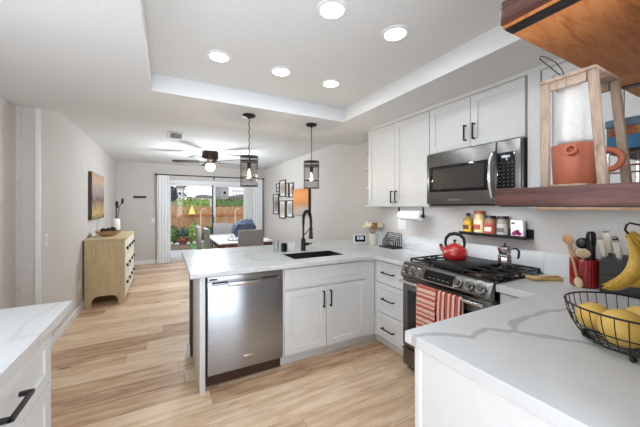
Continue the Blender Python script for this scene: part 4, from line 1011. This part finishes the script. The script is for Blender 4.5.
# ================================================================== RIGHT-HAND WORKTOP
t = thing('wooden_spoon_rest', 'yellow wooden spoon rest on the worktop right of the range', 'spoon rest', (2.27, 1.0, CT))
M_yw = wood_mat('yellow_wood', [(186, 148, 84), (208, 172, 104), (220, 188, 122)], .5, (3, 8, 8), 4)
obj('dish', MB().lathe([(.03, CT), (.05, CT+.006), (.056, CT+.016), (.05, CT+.016), (.03, CT+.009), (0, CT+.008)], (2.22, 1.035, 0), 28), M_yw, t)
obj('grip', MB().box(-.02, .02, -.06, .07, 0, .022, .008, 2).xf(Matrix.Translation((2.295, .965, CT)) @ Matrix.Rotation(.9, 4, 'Z')), M_yw, t)
o = obj('wooden_spatula', MB().box(-.016, .016, -.06, .06, 0, .009, .004, 2).xf(Matrix.Translation((2.29, .972, CT+.0225)) @ Matrix.Rotation(1.15, 4, 'Z')), wood_mat('tan_wood', [(196, 152, 104), (222, 182, 132)], .5), loc=(2.29, .972, CT+.0225))
tag(o, 'short tan wooden spatula lying across the yellow spoon rest', 'spatula')

cx, cy = 2.32, .805
t = thing('utensil_crock', 'ribbed red crock of cooking utensils on the right worktop', 'crock', (cx, cy, CT))
prof = [(.066, CT), (.070, CT+.006), (.071, CT+.02), (.072, CT+.14), (.073, CT+.165), (.071, CT+.172), (.066, CT+.172), (.062, CT+.02), (0, CT+.015)]
rb = MB().lathe(prof, (cx, cy, 0), 160)
for v in rb.v:
    dx, dy = v.x-cx, v.y-cy; r = math.hypot(dx, dy)
    if r > .0665 and .01 < v.z-CT < .15:
        k = 1+.022*(math.cos(26*math.atan2(dy, dx))-1); v.x = cx+dx*k; v.y = cy+dy*k
obj('crock', rb, plain('deep_red_glaze', (150, 34, 36), .2, coat=.6, var=.05), t)
W1 = wood_mat('utensil_wood', [(170, 122, 82), (196, 150, 106), (210, 168, 124)], .55, (8, 8, 2), 4)
W2 = wood_mat('pale_utensil_wood', [(214, 186, 146), (228, 204, 168), (236, 216, 184)], .55, (8, 8, 2), 4)
def spoon(label, foot, tip, bowl, m, name='wooden_spoon', r=.006, cat='spoon'):
    f, p = Vector(foot), Vector(tip); d = (p-f).normalized()
    t = thing(name, label, cat, foot, 'utensils in the red crock')
    obj('handle', MB().tube([f, f.lerp(p, .5), p], [r*.9, r, r*1.1], 10), m, t)
    q = d.to_track_quat('Z', 'X').to_matrix().to_4x4()
    look = Vector((-cx, -cy, 0)).normalized()
    side = d.cross(look).normalized(); fr = side.cross(d)
    B = MB().ball((0, 0, 0), bowl, 20, 12); M3 = Matrix((side, fr, d)).transposed().to_4x4()
    obj('bowl', B.xf(Matrix.Translation(p+d*bowl[2]*.8) @ M3), m, t)
    return t
spoon('long wooden spoon leaning left in the red crock', (cx+.02, cy-.01, CT+.02), (cx-.028, cy+.062, CT+.26), (.026, .009, .036), W1)
spoon('round pale wooden spatula at the front of the red crock', (cx+.02, cy+.02, CT+.02), (cx-.045, cy-.008, CT+.185), (.036, .006, .034), W2, 'wooden_spatula', cat='spatula')
spoon('black ladle standing at the back of the red crock', (cx-.01, cy, CT+.02), (cx+.03, cy+.018, CT+.235), (.036, .02, .036), M_rubber, 'ladle', cat='ladle')
t = thing('whisk', 'wire whisk at the left of the red crock', 'whisk', (cx, cy+.03, CT+.02), 'utensils in the red crock')
f = Vector((cx+.03, cy+.015, CT+.02)); p = Vector((cx+.035, cy+.062, CT+.20)); d = (p-f).normalized()
obj('handle', MB().tube([f, p], .007, 10), M_chrome, t)
wi = MB(); e1 = d.cross(Vector((1, 0, 0))).normalized(); e2 = d.cross(e1)
for i in range(5):
    a = PI*i/5; s = e1*math.cos(a)+e2*math.sin(a)
    wi.tube([p+d*(.0+.10*(1-math.cos(u*PI))/2*1.0)+s*.022*k for u, k in ((0, .1), (.3, .7), (.6, 1), (.85, .75), (1, 0), (.85, -.75), (.6, -1), (.3, -.7), (0, -.1))], .0012, 5)
obj('wires', wi, M_chrome, t)
t = thing('pepper_mill', 'tall black pepper grinder standing in the red crock', 'grinder', (cx+.012, cy-.028, CT+.02), 'utensils in the red crock')
obj('body', MB().lathe([(.022, CT+.02), (.022, CT+.26), (.0, CT+.26)], (cx+.012, cy-.028, 0), 20), M_rubber, t)
obj('cap', MB().lathe([(.025, CT+.262), (.026, CT+.30), (.022, CT+.335), (.012, CT+.345), (0, CT+.346)], (cx+.012, cy-.028, 0), 20), M_gloss, t)
t = thing('wooden_spoon', 'wooden spoon with a pale tip leaning on the outside of the red crock', 'spoon', (cx-.11, cy-.01, CT), 'utensils in the red crock')
obj('handle', MB().tube([(cx-.098, cy-.002, CT+.05), (cx-.09, cy+.02, CT+.15), (cx-.08, cy+.05, CT+.255)], [.007, .007, .008], 10), W1, t)
obj('bowl', MB().ball((0, 0, 0), (.008, .022, .034), 20, 12).xf(Matrix.Translation((cx-.102, cy-.008, CT+.036)) @ Matrix.Rotation(-.25, 4, 'Y')), W2, t)

# knife block
bx0, bx1, by0, by1 = 2.25, 2.43, .50, .712
t = thing('knife_block', 'dark grey slotted knife block behind the bananas', 'knife block', (2.34, .6, CT))
M_blk = plain('charcoal_block', (46, 44, 44), .5, var=.08)
obj('block', MB().prism([(bx0, CT), (bx1, CT), (bx1, CT+.21), (bx0+.02, CT+.19), (bx0, CT+.175)], 'y', by0, by1), M_blk, t)
obj('front_step', MB().box(bx0-.012, bx0+.001, by0+.01, by1-.01, CT+.005, CT+.10, .003), M_blk, t)
sl = MB()
for i in range(6): sl.box(bx0-.014, bx0-.010, by0+.03+i*.028, by0+.046+i*.028, CT+.075, CT+.088)
obj('slot_row', sl, M_rubber, t)
M_hand = plain('ivory_handle', (218, 208, 188), .35)
def knife(label, x, y, z, L, tilt, m, steel_end=True):
    p = Vector((x, y, z)); d = Vector((-math.sin(tilt), .06, math.cos(tilt))).normalized()
    t = thing('knife', label, 'knife', p, 'knives in the dark block')
    obj('bolster', MB().bar(p-d*.008, p+d*.02, .02, .013, (1, 0, 0)), M_chrome, t)
    obj('grip', MB().bar(p+d*.018, p+d*L, .026, .018, (1, 0, 0), .005), m, t)
    if steel_end: obj('end_cap', MB().bar(p+d*L, p+d*(L+.006), .026, .018, (1, 0, 0)), M_chrome, t)
knife('ivory-handled knife at the left end of the dark block', 2.29, .70, CT+.19, .125, .3, M_hand)
knife('ivory-handled knife second from the left in the dark block', 2.335, .685, CT+.207, .15, .35, M_hand)
knife('black-handled knife in the middle of the dark block', 2.34, .648, CT+.207, .125, .45, M_rubber)
knife('ivory-handled knife right of the black one in the dark block', 2.29, .635, CT+.19, .115, .3, M_hand)
knife('black and steel knife at the right end of the dark block', 2.345, .56, CT+.207, .12, .35, M_rubber)
knife('tall ivory-handled knife behind the banana stems', 2.29, .582, CT+.19, .16, .15, M_hand)

# wire fruit basket with a banana hook
fx0, fy0 = 1.455, .365
t = thing('fruit_basket', 'black wire fruit basket on the near worktop with a banana hook', 'fruit basket', (fx0, fy0, CT))
def ring(r, z, rad, ex=1.0): return MB().tube([(fx0+r*ex*math.cos(2*PI*i/56), fy0+r*math.sin(2*PI*i/56), z) for i in range(56)], rad, 8, closed=True)
obj('rim', ring(.19, CT+.145, .0035), M_black, t)
obj('lower_ring', ring(.135, CT+.022, .0036), M_black, t)
obj('middle_ring', ring(.171, CT+.075, .0024), M_black, t)
for i in range(36):
    a = 2*PI*i/36; c_, s_ = math.cos(a), math.sin(a)
    pts = [(.19, .145), (.184, .11), (.171, .075), (.152, .042), (.135, .022), (.11, .016)]
    obj('wire', MB().tube([(fx0+r*c_, fy0+r*s_, CT+z) for r, z in pts], .0017, 6), M_black, t)
bs_ = MB()
for i in range(-5, 6):
    q = i*.022; h = math.sqrt(max(0, .134**2-q*q)); bs_.cyl((fx0+q, fy0-h, CT+.017), (fx0+q, fy0+h, CT+.017), .0022, n=6)
obj('base_grid', bs_, M_black, t)
for a in (.2, 1.8, 3.35, 4.9): obj('foot', MB().ball((fx0+.132*math.cos(a), fy0+.132*math.sin(a), CT+.010), .010, 12, 8), M_black, t)
obj('banana_hook', MB().tube([(1.60, .245, CT+.022), (1.72, .215, CT+.16), (1.80, .25, CT+.35), (1.79, .33, CT+.43), (1.7172, 0.4177, 1.3398), (1.7095, 0.4445, 1.3468), (1.6966, 0.4515, 1.3385), (1.6911, 0.4544, 1.3176), (1.7021, 0.4485, 1.3029)], .0042, 8), M_black, t)
M_gf = plain('grapefruit_skin', (232, 190, 96), .45, var=.06, scale=10, bmp=.12)
def fruit(x, y, z, r, label):
    t = thing('grapefruit', label, 'fruit', (x, y, z-r), 'grapefruits in the wire basket')
    obj('skin', MB().ball((x, y, z), (r, r, r*.95), 40, 26, lambda p: 1+.012*math.sin(3*p.x+2*p.y)), M_gf, t)
    obj('stem_scar', MB().lathe([(.005, 0), (.004, .003), (0, .004)], (x+.4*r, y+.1*r, z+.86*r), 10), plain('green_brown_scar', (130, 116, 60), .7), t)
fruit(1.393, .378, CT+.0815, .066, 'largest yellow grapefruit at the front of the wire basket')
fruit(1.462, .479, CT+.076, .054, 'smaller yellow grapefruit behind the largest one in the wire basket')
fruit(1.53, .36, CT+.079, .062, 'yellow grapefruit at the right edge of the photo in the wire basket')
def banana_mat():
    m, nt, b = new_mat('spotted_banana_skin'); v = coords(nt)
    n1 = noise_n(nt, v, 14, 3); n2 = noise_n(nt, v, 95, 2, .7)
    c = ramp(nt, n1, [(.3, (206, 160, 60)), (.6, (228, 188, 84)), (.8, (214, 184, 92))])
    sp_ = math_n(nt, 'MULTIPLY', math_n(nt, 'GREATER_THAN', n2, .60), math_n(nt, 'GREATER_THAN', n1, .42))
    mx_ = N(nt, 'ShaderNodeMixRGB'); nt.links.new(math_n(nt, 'MULTIPLY', sp_, .6), mx_.inputs[0]); nt.links.new(c, mx_.inputs[1]); mx_.inputs[2].default_value = lin((104, 70, 34))
    nt.links.new(mx_.outputs[0], b.inputs['Base Color']); b.inputs['Roughness'].default_value = .45; return m
M_ban = banana_mat()
def banana(label, pts, rads):
    # smooth curve through the points
    P_ = [Vector(p) for p in pts]; out = []; rr = []
    for i in range(len(P_)-1):
        p0, p1, p2, p3 = P_[max(i-1, 0)], P_[i], P_[i+1], P_[min(i+2, len(P_)-1)]
        for k in range(6):
            u = k/6; out.append(.5*((2*p1)+(p2-p0)*u+(2*p0-5*p1+4*p2-p3)*u*u+(3*p1-p0-3*p2+p3)*u**3)); rr.append(rads[i]+(rads[i+1]-rads[i])*u)
    out.append(P_[-1]); rr.append(rads[-1])
    t = thing('banana', label, 'banana', pts[0], 'bananas on the hook')
    obj('peel', MB().tube(out, rr, 10), M_ban, t, angle=50)
    e = (out[-1]-out[-2]).normalized()
    obj('tip', MB().tube([out[-1]-e*.002, out[-1]+e*.008], [rads[-1]*1.02, .003], 8), plain('brown_banana_tip', (70, 50, 34), .8), t)
banana('spotted banana in front, its tip pointing left, hanging from the hook', [(1.6985, 0.4505, 1.2967), (1.715, 0.4416, 1.2632), (1.7316, 0.4327, 1.2214), (1.7353, 0.4307, 1.1796), (1.7206, 0.4386, 1.1378), (1.6911, 0.4544, 1.1064), (1.6542, 0.4742, 1.0876), (1.6248, 0.49, 1.0813), (1.6082, 0.4989, 1.0834)], [.007, .011, .021, .027, .028, .027, .023, .014, .007])
banana('spotted banana at the back of the bunch on the hook', [(1.794, 0.4696, 1.2991), (1.8191, 0.4561, 1.2668), (1.8443, 0.4426, 1.2258), (1.856, 0.4363, 1.1847), (1.8405, 0.4446, 1.1408), (1.8095, 0.4613, 1.1078), (1.7707, 0.4821, 1.088), (1.7397, 0.4987, 1.0814), (1.7223, 0.5081, 1.0836)], [.007, .011, .021, .027, .028, .027, .023, .014, .007])
banana('spotted banana at the right of the bunch on the hook', [(1.7026, 0.4369, 1.3101), (1.7409, 0.4163, 1.277), (1.7793, 0.3957, 1.2355), (1.8049, 0.382, 1.194), (1.7903, 0.3899, 1.1526), (1.761, 0.4055, 1.1215), (1.7245, 0.4252, 1.1028), (1.6953, 0.4408, 1.0966), (1.6788, 0.4497, 1.0987)], [.007, .011, .021, .027, .028, .027, .023, .014, .007])

# ================================================================== ON THE LOWER WOODEN SHELF
ST = 1.4635
M_drift = wood_mat('weathered_pale_wood', [(132, 108, 90), (164, 140, 120), (184, 162, 142), (154, 132, 112)], .65, (9, 9, 1.5), 4, .15)
t = thing('coffee_stand', 'pale wooden drip coffee stand on the lower wooden shelf', 'coffee stand', (.945, .33, ST))
zt = 1.742
legs = [((.88, .29, zt-.004), (.875, .27, ST)), ((.88, .385, zt-.004), (.875, .383, ST)), ((1.01, .29, zt-.004), (1.02, .27, ST)), ((1.01, .385, zt-.004), (1.02, .388, ST))]
for a, b in legs: obj('leg', MB().bar(b, a, .0175, .0155, (1, 0, 0), .002), M_drift, t)
obj('rail', MB().box(.876, .888, .30, .376, zt-.026, zt-.004, .002), M_drift, t)
obj('rail', MB().box(1.003, 1.016, .30, .376, zt-.026, zt-.004, .002), M_drift, t)
obj('top_board', MB().cells([.870, .897, .973, 1.021], [.281, .305, .379, .394], zt-.004, zt+.003, skip=((1, 1),)), M_drift, t)
obj('base_board', MB().box(.872, 1.02, .30, .372, ST, ST+.010, .002), M_drift, t)
ox, oy = .935, .342
t = thing('cloth_filter', 'white cloth coffee filter with a wire handle hanging in the wooden stand', 'coffee filter', (ox, oy, 1.58))
cl = MB().lathe([(.033, zt+.004), (.034, 1.72), (.036, 1.68), (.037, 1.64), (.037, 1.60), (.036, 1.588), (.030, 1.578), (.0, 1.576)], (ox, oy, 0), 60)
for v in cl.v:
    dx, dy = v.x-ox, v.y-oy; a = math.atan2(dy, dx); k = 1+.06*math.sin(7*a+math.sin(v.z*40))*min(1, (zt-v.z)/.05) if v.z < zt else 1; v.x = ox+dx*k; v.y = oy+dy*k
obj('cloth', cl, plain('white_cotton', (232, 230, 224), .9, var=.03, scale=120), t, angle=70)
obj('rim_wire', MB().tube([(ox+.034*math.cos(2*PI*i/30), oy+.034*math.sin(2*PI*i/30), zt+.0075) for i in range(30)], .0018, 6, closed=True), M_black, t)
lp = [(.958, .366, 1.7495), (.962, .38, 1.772), (.962, .40, 1.80), (.955, .418, 1.826), (.95, .43, 1.843), (.957, .431, 1.853), (.967, .42, 1.847), (.968, .40, 1.825), (.962, .382, 1.795), (.955, .368, 1.7495)]
obj('wire_handle', MB().tube(lp, .0013, 6), M_black, t)
px, py = .935, .345
t = thing('clay_pot', 'terracotta coffee pot with a round spout inside the wooden stand', 'pot', (px, py, ST+.010))
M_terra = plain('terracotta', (186, 104, 74), .5, var=.05, scale=20)
pz = ST+.011
obj('pot', MB().lathe([(.040, pz), (.043, pz+.004), (.046, pz+.05), (.0475, pz+.098), (.047, pz+.102), (.0445, pz+.102), (.042, pz+.05), (.038, pz+.008), (0, pz+.007)], (px, py, 0), 40), M_terra, t)
spd = Vector((-.95, -.1, .22)).normalized(); s0 = Vector((px-.041, py-.012, pz+.080))
obj('spout', MB().lathe([(.013, -.004), (.0115, .010), (.0125, .018), (.0085, .018), (.0065, .002), (0, .001)], s0, 24, spd.to_track_quat('Z', 'Y').to_matrix()), M_terra, t)
hd = Vector((.33, -.94, 0)).normalized()
hpts = [Vector((px, py, 0))+hd*(.060+.030*math.cos(a)-.004)+Vector((0, 0, pz+.058+.026*math.sin(a))) for a in [2.3-4.6*i/18 for i in range(19)]]
obj('handle', MB().tube(hpts, .0072, 12), M_terra, t)

t = thing('wire_rack', 'low steel wire rack on the lower wooden shelf under the blue tin', 'rack', (1.25, .27, ST))
for y in (.20, .345): obj('side_wire', MB().tube([(1.155, y, ST), (1.155, y, 1.572), (1.40, y, 1.572), (1.40, y, ST)], .003, 6), M_chrome, t)
gr = MB()
for i in range(9): gr.cyl((1.16+i*.029, .20, 1.574), (1.16+i*.029, .345, 1.574), .002, n=6)
for z in (1.515, 1.535): gr.cyl((1.155, .20, z), (1.155, .345, z), .003, n=6)
obj('grid', gr, M_chrome, t)
t = thing('tin_box', 'blue tin box with a gold band on the wire rack at the right edge', 'tin', (1.24, .27, 1.56))
M_tin = plain('blue_tin', (52, 126, 176), .35, var=.08)
obj('box', MB().box(1.16, 1.38, .175, .352, 1.5765, 1.652, .004), M_tin, t)
obj('lid', MB().box(1.157, 1.383, .172, .355, 1.648, 1.672, .004), plain('slate_blue_lid', (96, 128, 152), .35, var=.2, scale=40), t)
obj('gold_band', MB().box(1.1585, 1.1605, .18, .347, 1.622, 1.647), art_mat('gold_print', [(176, 150, 84), (196, 170, 104), (150, 62, 46), (190, 164, 96)], 'Y', -.1, .1, 30, .6), t)
obj('bottom_edge', MB().box(1.158, 1.382, .173, .354, 1.5762, 1.583), M_rubber, t)

# ================================================================== OUTSIDE
GZ = -.12
struct('patio', MB().box(-6, 12, 8.22, 11.0, GZ-.1, GZ), plain('pale_concrete', (206, 202, 196), .9, bmp=.2))
struct('ground', MB().box(-14, 30, 11.0, 45, GZ-.14, GZ-.03), plain('garden_soil', (120, 100, 80), .95, var=.2, scale=4))
o = obj('lawn', MB().box(.80, 6, 11.0, 12.5, GZ-.03, GZ+.012), leaf_mat('turf_green', (64, 120, 58), (84, 146, 72), (104, 164, 88)), loc=(2, 11.7, GZ)); tag(o, 'strip of green artificial turf beyond the patio', 'lawn', kind='stuff')
M_fence = wood_mat('fence_cedar', [(150, 108, 72), (188, 144, 102), (206, 166, 126)], .8, (5, 5, 1), 2)
M_rail = wood_mat('fence_rail_cedar', [(158, 94, 54), (186, 116, 70), (198, 132, 86)], .8, (1, 6, 6), 2)
t = thing('wooden_fence', 'cedar board fence across the back of the garden', 'fence', (2, 13.9, GZ))
fb = MB(); x = -4
rnd = random.Random(3)
while x < 9:
    fb.box(x, x+.138, 13.905, 13.925, GZ-.1, 1.37+rnd.uniform(-.012, .012)); x += .145
obj('boards', fb, M_fence, t)
for z in (.98, .10): obj('rail', MB().box(-4, 9, 13.865, 13.904, z-.045, z+.045), M_rail, t)
for x in (-2.6, -.2, 2.2, 4.6, 7): obj('post', MB().box(x-.045, x+.045, 13.926, 14.016, GZ-.1, 1.42), M_rail, t)
def foliage(name, label, cat, c, r, n, leaf, mats, group=None, stems=3, seed=0, stemm=None, boxy=False):
    rnd = random.Random(seed); t = thing(name, label, cat, (c[0], c[1], c[2]-r[2]), group)
    lf = MB()
    if boxy: lf.box(c[0]-r[0]*.94, c[0]+r[0]*.94, c[1]-r[1]*.9, c[1]+r[1]*.9, c[2]-r[2]*.94, c[2]+r[2]*.94, .08)
    else: lf.ball(c, (r[0]*.72, r[1]*.72, r[2]*.78), 14, 10, lambda p: 1+.18*math.sin(6*p.x+3*p.z)+.12*math.sin(9*p.y))
    for i in range(n):
        z = rnd.uniform(-1, 1); a = rnd.uniform(0, 2*PI); q = math.sqrt(1-z*z); k = rnd.uniform(.7, 1.05)
        p = Vector((c[0]+r[0]*k*q*math.cos(a), c[1]+r[1]*k*q*math.sin(a), c[2]+r[2]*k*z))
        if boxy:
            f_ = rnd.randrange(3); s_ = [rnd.uniform(-1, 1) for _ in range(3)]; s_[f_] = rnd.choice((-1, 1)) if f_ != 1 else -1
            p = Vector((c[0]+r[0]*s_[0]*.96, c[1]+r[1]*s_[1]*.94, c[2]+r[2]*s_[2]*.96))
        d = Vector((rnd.gauss(0, 1), rnd.gauss(0, 1), rnd.gauss(.3, .8))).normalized(); e = d.cross(Vector((rnd.random(), rnd.random(), .3))).normalized()
        L_ = leaf*rnd.uniform(.7, 1.3)
        lf.add([p, p+d*L_*.5+e*L_*.28, p+d*L_, p+d*L_*.5-e*L_*.28], [(0, 1, 2, 3)])
    obj('leaves', lf, mats, t, weld=False)
    sm = MB()
    for i in range(stems):
        a = 2*PI*i/stems; sm.tube([(c[0]+.04*math.cos(a), c[1]+.04*math.sin(a), c[2]-r[2]-.12), (c[0]+r[0]*.3*math.cos(a), c[1]+r[1]*.3*math.sin(a), c[2])], .02*max(r[2], .4), 6)
    obj('stems', sm, stemm or plain('bark', (96, 76, 58), .9), t)
    return t
G1 = leaf_mat('mid_green_leaves', (78, 108, 60), (110, 142, 80), (148, 176, 104)); G2 = leaf_mat('bright_green_leaves', (120, 150, 76), (158, 184, 96), (190, 204, 124))
G3 = leaf_mat('blue_green_leaves', (72, 104, 96), (104, 136, 126), (138, 164, 152)); G4 = leaf_mat('dark_leaves', (38, 58, 56), (56, 78, 74), (76, 98, 90)); RD = leaf_mat('red_leaves', (128, 72, 56), (166, 98, 76), (186, 130, 100))
foliage('garden_shrub', 'green shrub by the fence next to the left curtain', 'shrub', (.24, 13.3, .22), (.19, .22, .36), 360, .11, G1, 'shrubs along the fence', seed=1)
foliage('garden_shrub', 'blue-green spiky shrub between the two green ones by the fence', 'shrub', (.62, 13.35, .14), (.15, .2, .32), 240, .16, G3, 'shrubs along the fence', seed=2)
foliage('garden_shrub', 'bright yellow-green shrub by the fence under the yellow cone', 'shrub', (1.06, 13.25, .24), (.25, .24, .42), 440, .12, G2, 'shrubs along the fence', seed=3)
foliage('garden_shrub', 'green shrub by the fence behind the dining chairs', 'shrub', (1.66, 13.4, .15), (.27, .25, .34), 380, .12, G1, 'shrubs along the fence', seed=4)
foliage('flower_plant', 'low red-leaved plant in front of the fence shrubs', 'plant', (.58, 12.92, .0), (.17, .14, .14), 240, .07, RD, seed=5)
foliage('clipped_hedge', 'clipped green hedge behind the fence, left pane', 'hedge', (1.13, 15.2, .78), (.72, .4, .92), 2200, .10, G2, 'hedges behind the fence', 4, 6, boxy=True)
foliage('clipped_hedge', 'clipped green hedge behind the fence, right pane', 'hedge', (2.9, 15.2, .78), (.74, .4, .94), 2200, .10, G1, 'hedges behind the fence', 4, 7, boxy=True)
foliage('garden_tree', 'dark tree behind the fence next to the left curtain', 'tree', (.28, 24, 1.4), (.55, .6, 1.45), 1300, .22, G4, None, 3, 8)
rnd = random.Random(9)
stones = [(.16, 12.75, .09, 'pale garden stone nearest the left curtain'), (.38, 12.6, .08, 'pale garden stone left of the red plant'), (.80, 12.7, .075, 'pale garden stone right of the red plant'), (1.03, 12.7, .08, 'pale garden stone below the bright shrub'), (1.29, 12.78, .09, 'pale garden stone right of the bright shrub')]
for i, (x, y, r, lb) in enumerate(stones):
    o = obj('garden_stone', MB().ball((x, y, GZ-.03+r*.6), (r*1.2, r, r*.75), 14, 10, lambda p, i=i: 1+.12*math.sin(4*p.x+i)+.1*math.sin(5*p.y+2*i)), plain('pale_stone', (196, 190, 182), .9, var=.1), loc=(x, y, GZ)); tag(o, lb, 'stone', 'stones along the planting bed')
t = thing('garden_ornament', 'yellow cone ornament on a stake in front of the fence', 'ornament', (1.0, 13.7, GZ))
obj('cone', MB().lathe([(.155, 1.04), (.15, 1.05), (.03, 1.40), (0, 1.45)], (1.0, 13.7, 0), 24), plain('yellow_cloth', (244, 232, 120), .7), t)
obj('stake', MB().cyl((1.0, 13.7, GZ-.05), (1.0, 13.7, 1.06), .015, n=8), M_rail, t)
def hook(x, label):
    t = thing('garden_post', label, 'post', (x, 11.6, GZ), 'pale hooked garden posts')
    obj('pole', MB().tube([(x, 11.6, GZ+.012), (x, 11.6, 1.16), (x+.02, 11.6, 1.24), (x+.08, 11.6, 1.30), (x+.16, 11.6, 1.27)], .019, 10), plain('pale_timber', (222, 196, 164), .7), t)
    obj('crossarm', MB().tube([(x, 11.6, 1.14), (x+.12, 11.6, 1.08), (x+.26, 11.6, .98)], .014, 8), M_rail, t)
hook(1.15, 'pale hooked garden post in the left pane behind the dining chair')
hook(2.42, 'pale hooked garden post in the right pane')
def house(name, label, x0, x1, y0, y1, h, m, roof_m, windows, over=.25, balcony=None):
    t = thing(name, label, 'house', ((x0+x1)/2, (y0+y1)/2, GZ), 'neighbouring houses')
    obj('walls', MB().box(x0, x1, y0, y1, GZ-.1, h), m, t)
    obj('roof', MB().box(x0-over, x1+over, y0-over, y1+over, h, h+.12).prism([(x0-over, h+.12), (x1+over, h+.12), ((x0+x1)/2+.3, h+.35), ((x0+x1)/2-.3, h+.35)], 'y', y0-over, y1+over), roof_m, t)
    for a, b, z0, z1 in windows:
        w_ = obj('window', MB().box(a, b, y0-.04, y0+.0, z0, z1), M_trim, t); obj('pane', MB().box(a+.05, b-.05, y0-.05, y0-.04, z0+.05, z1-.05), M_gloss, w_)
    if balcony:
        a, b, z = balcony
        bl = obj('balcony', MB().box(a, b, y0-.9, y0, z-.12, z), roof_m, t)
        rl = MB().box(a, b, y0-.9, y0-.86, z+.5, z+.56)
        k = a
        while k < b: rl.box(k, k+.03, y0-.89, y0-.87, z, z+.5); k += .14
        obj('railing', rl, M_dark, bl)
hw = plain('white_stucco', (232, 230, 226), .9); hg = plain('grey_stucco', (176, 174, 174), .9); rf = plain('grey_roof', (150, 144, 138), .9); pk_ = plain('pinkish_wall', (186, 152, 136), .9)
house('white_house', 'white house with a small dark balcony far beyond the fence', .86, 1.80, 30, 34, 3.05, hw, rf, [(1.0, 1.3, 2.3, 2.75)], .08, (1.38, 1.78, 2.62))
house('grey_house', 'grey tower-like house far beyond the fence, right pane', 4.85, 5.6, 30, 34, 3.3, hg, rf, [(5.0, 5.4, 2.5, 2.9)], .05)
house('low_house', 'low house with a long grey roof line far beyond the fence, left pane', 1.9, 4.7, 31, 34, 2.15, hw, rf, [(2.3, 2.8, 1.6, 1.95)], .05)
house('long_house', 'long low white house with a roof terrace far beyond the fence', 5.75, 8.2, 30, 34, 2.2, hw, rf, [(6.0, 6.6, 1.75, 2.1)], .1, (5.75, 7.4, 2.35))
t = thing('garden_wall', 'pinkish neighbouring wall behind the fence at the left', 'wall', (.5, 18, GZ))
obj('wall', MB().box(-4, .55, 18, 18.2, GZ-.1, 1.60), pk_, t)
obj('coping', MB().box(-4, .6, 17.95, 18.25, 1.60, 1.66), rf, t)
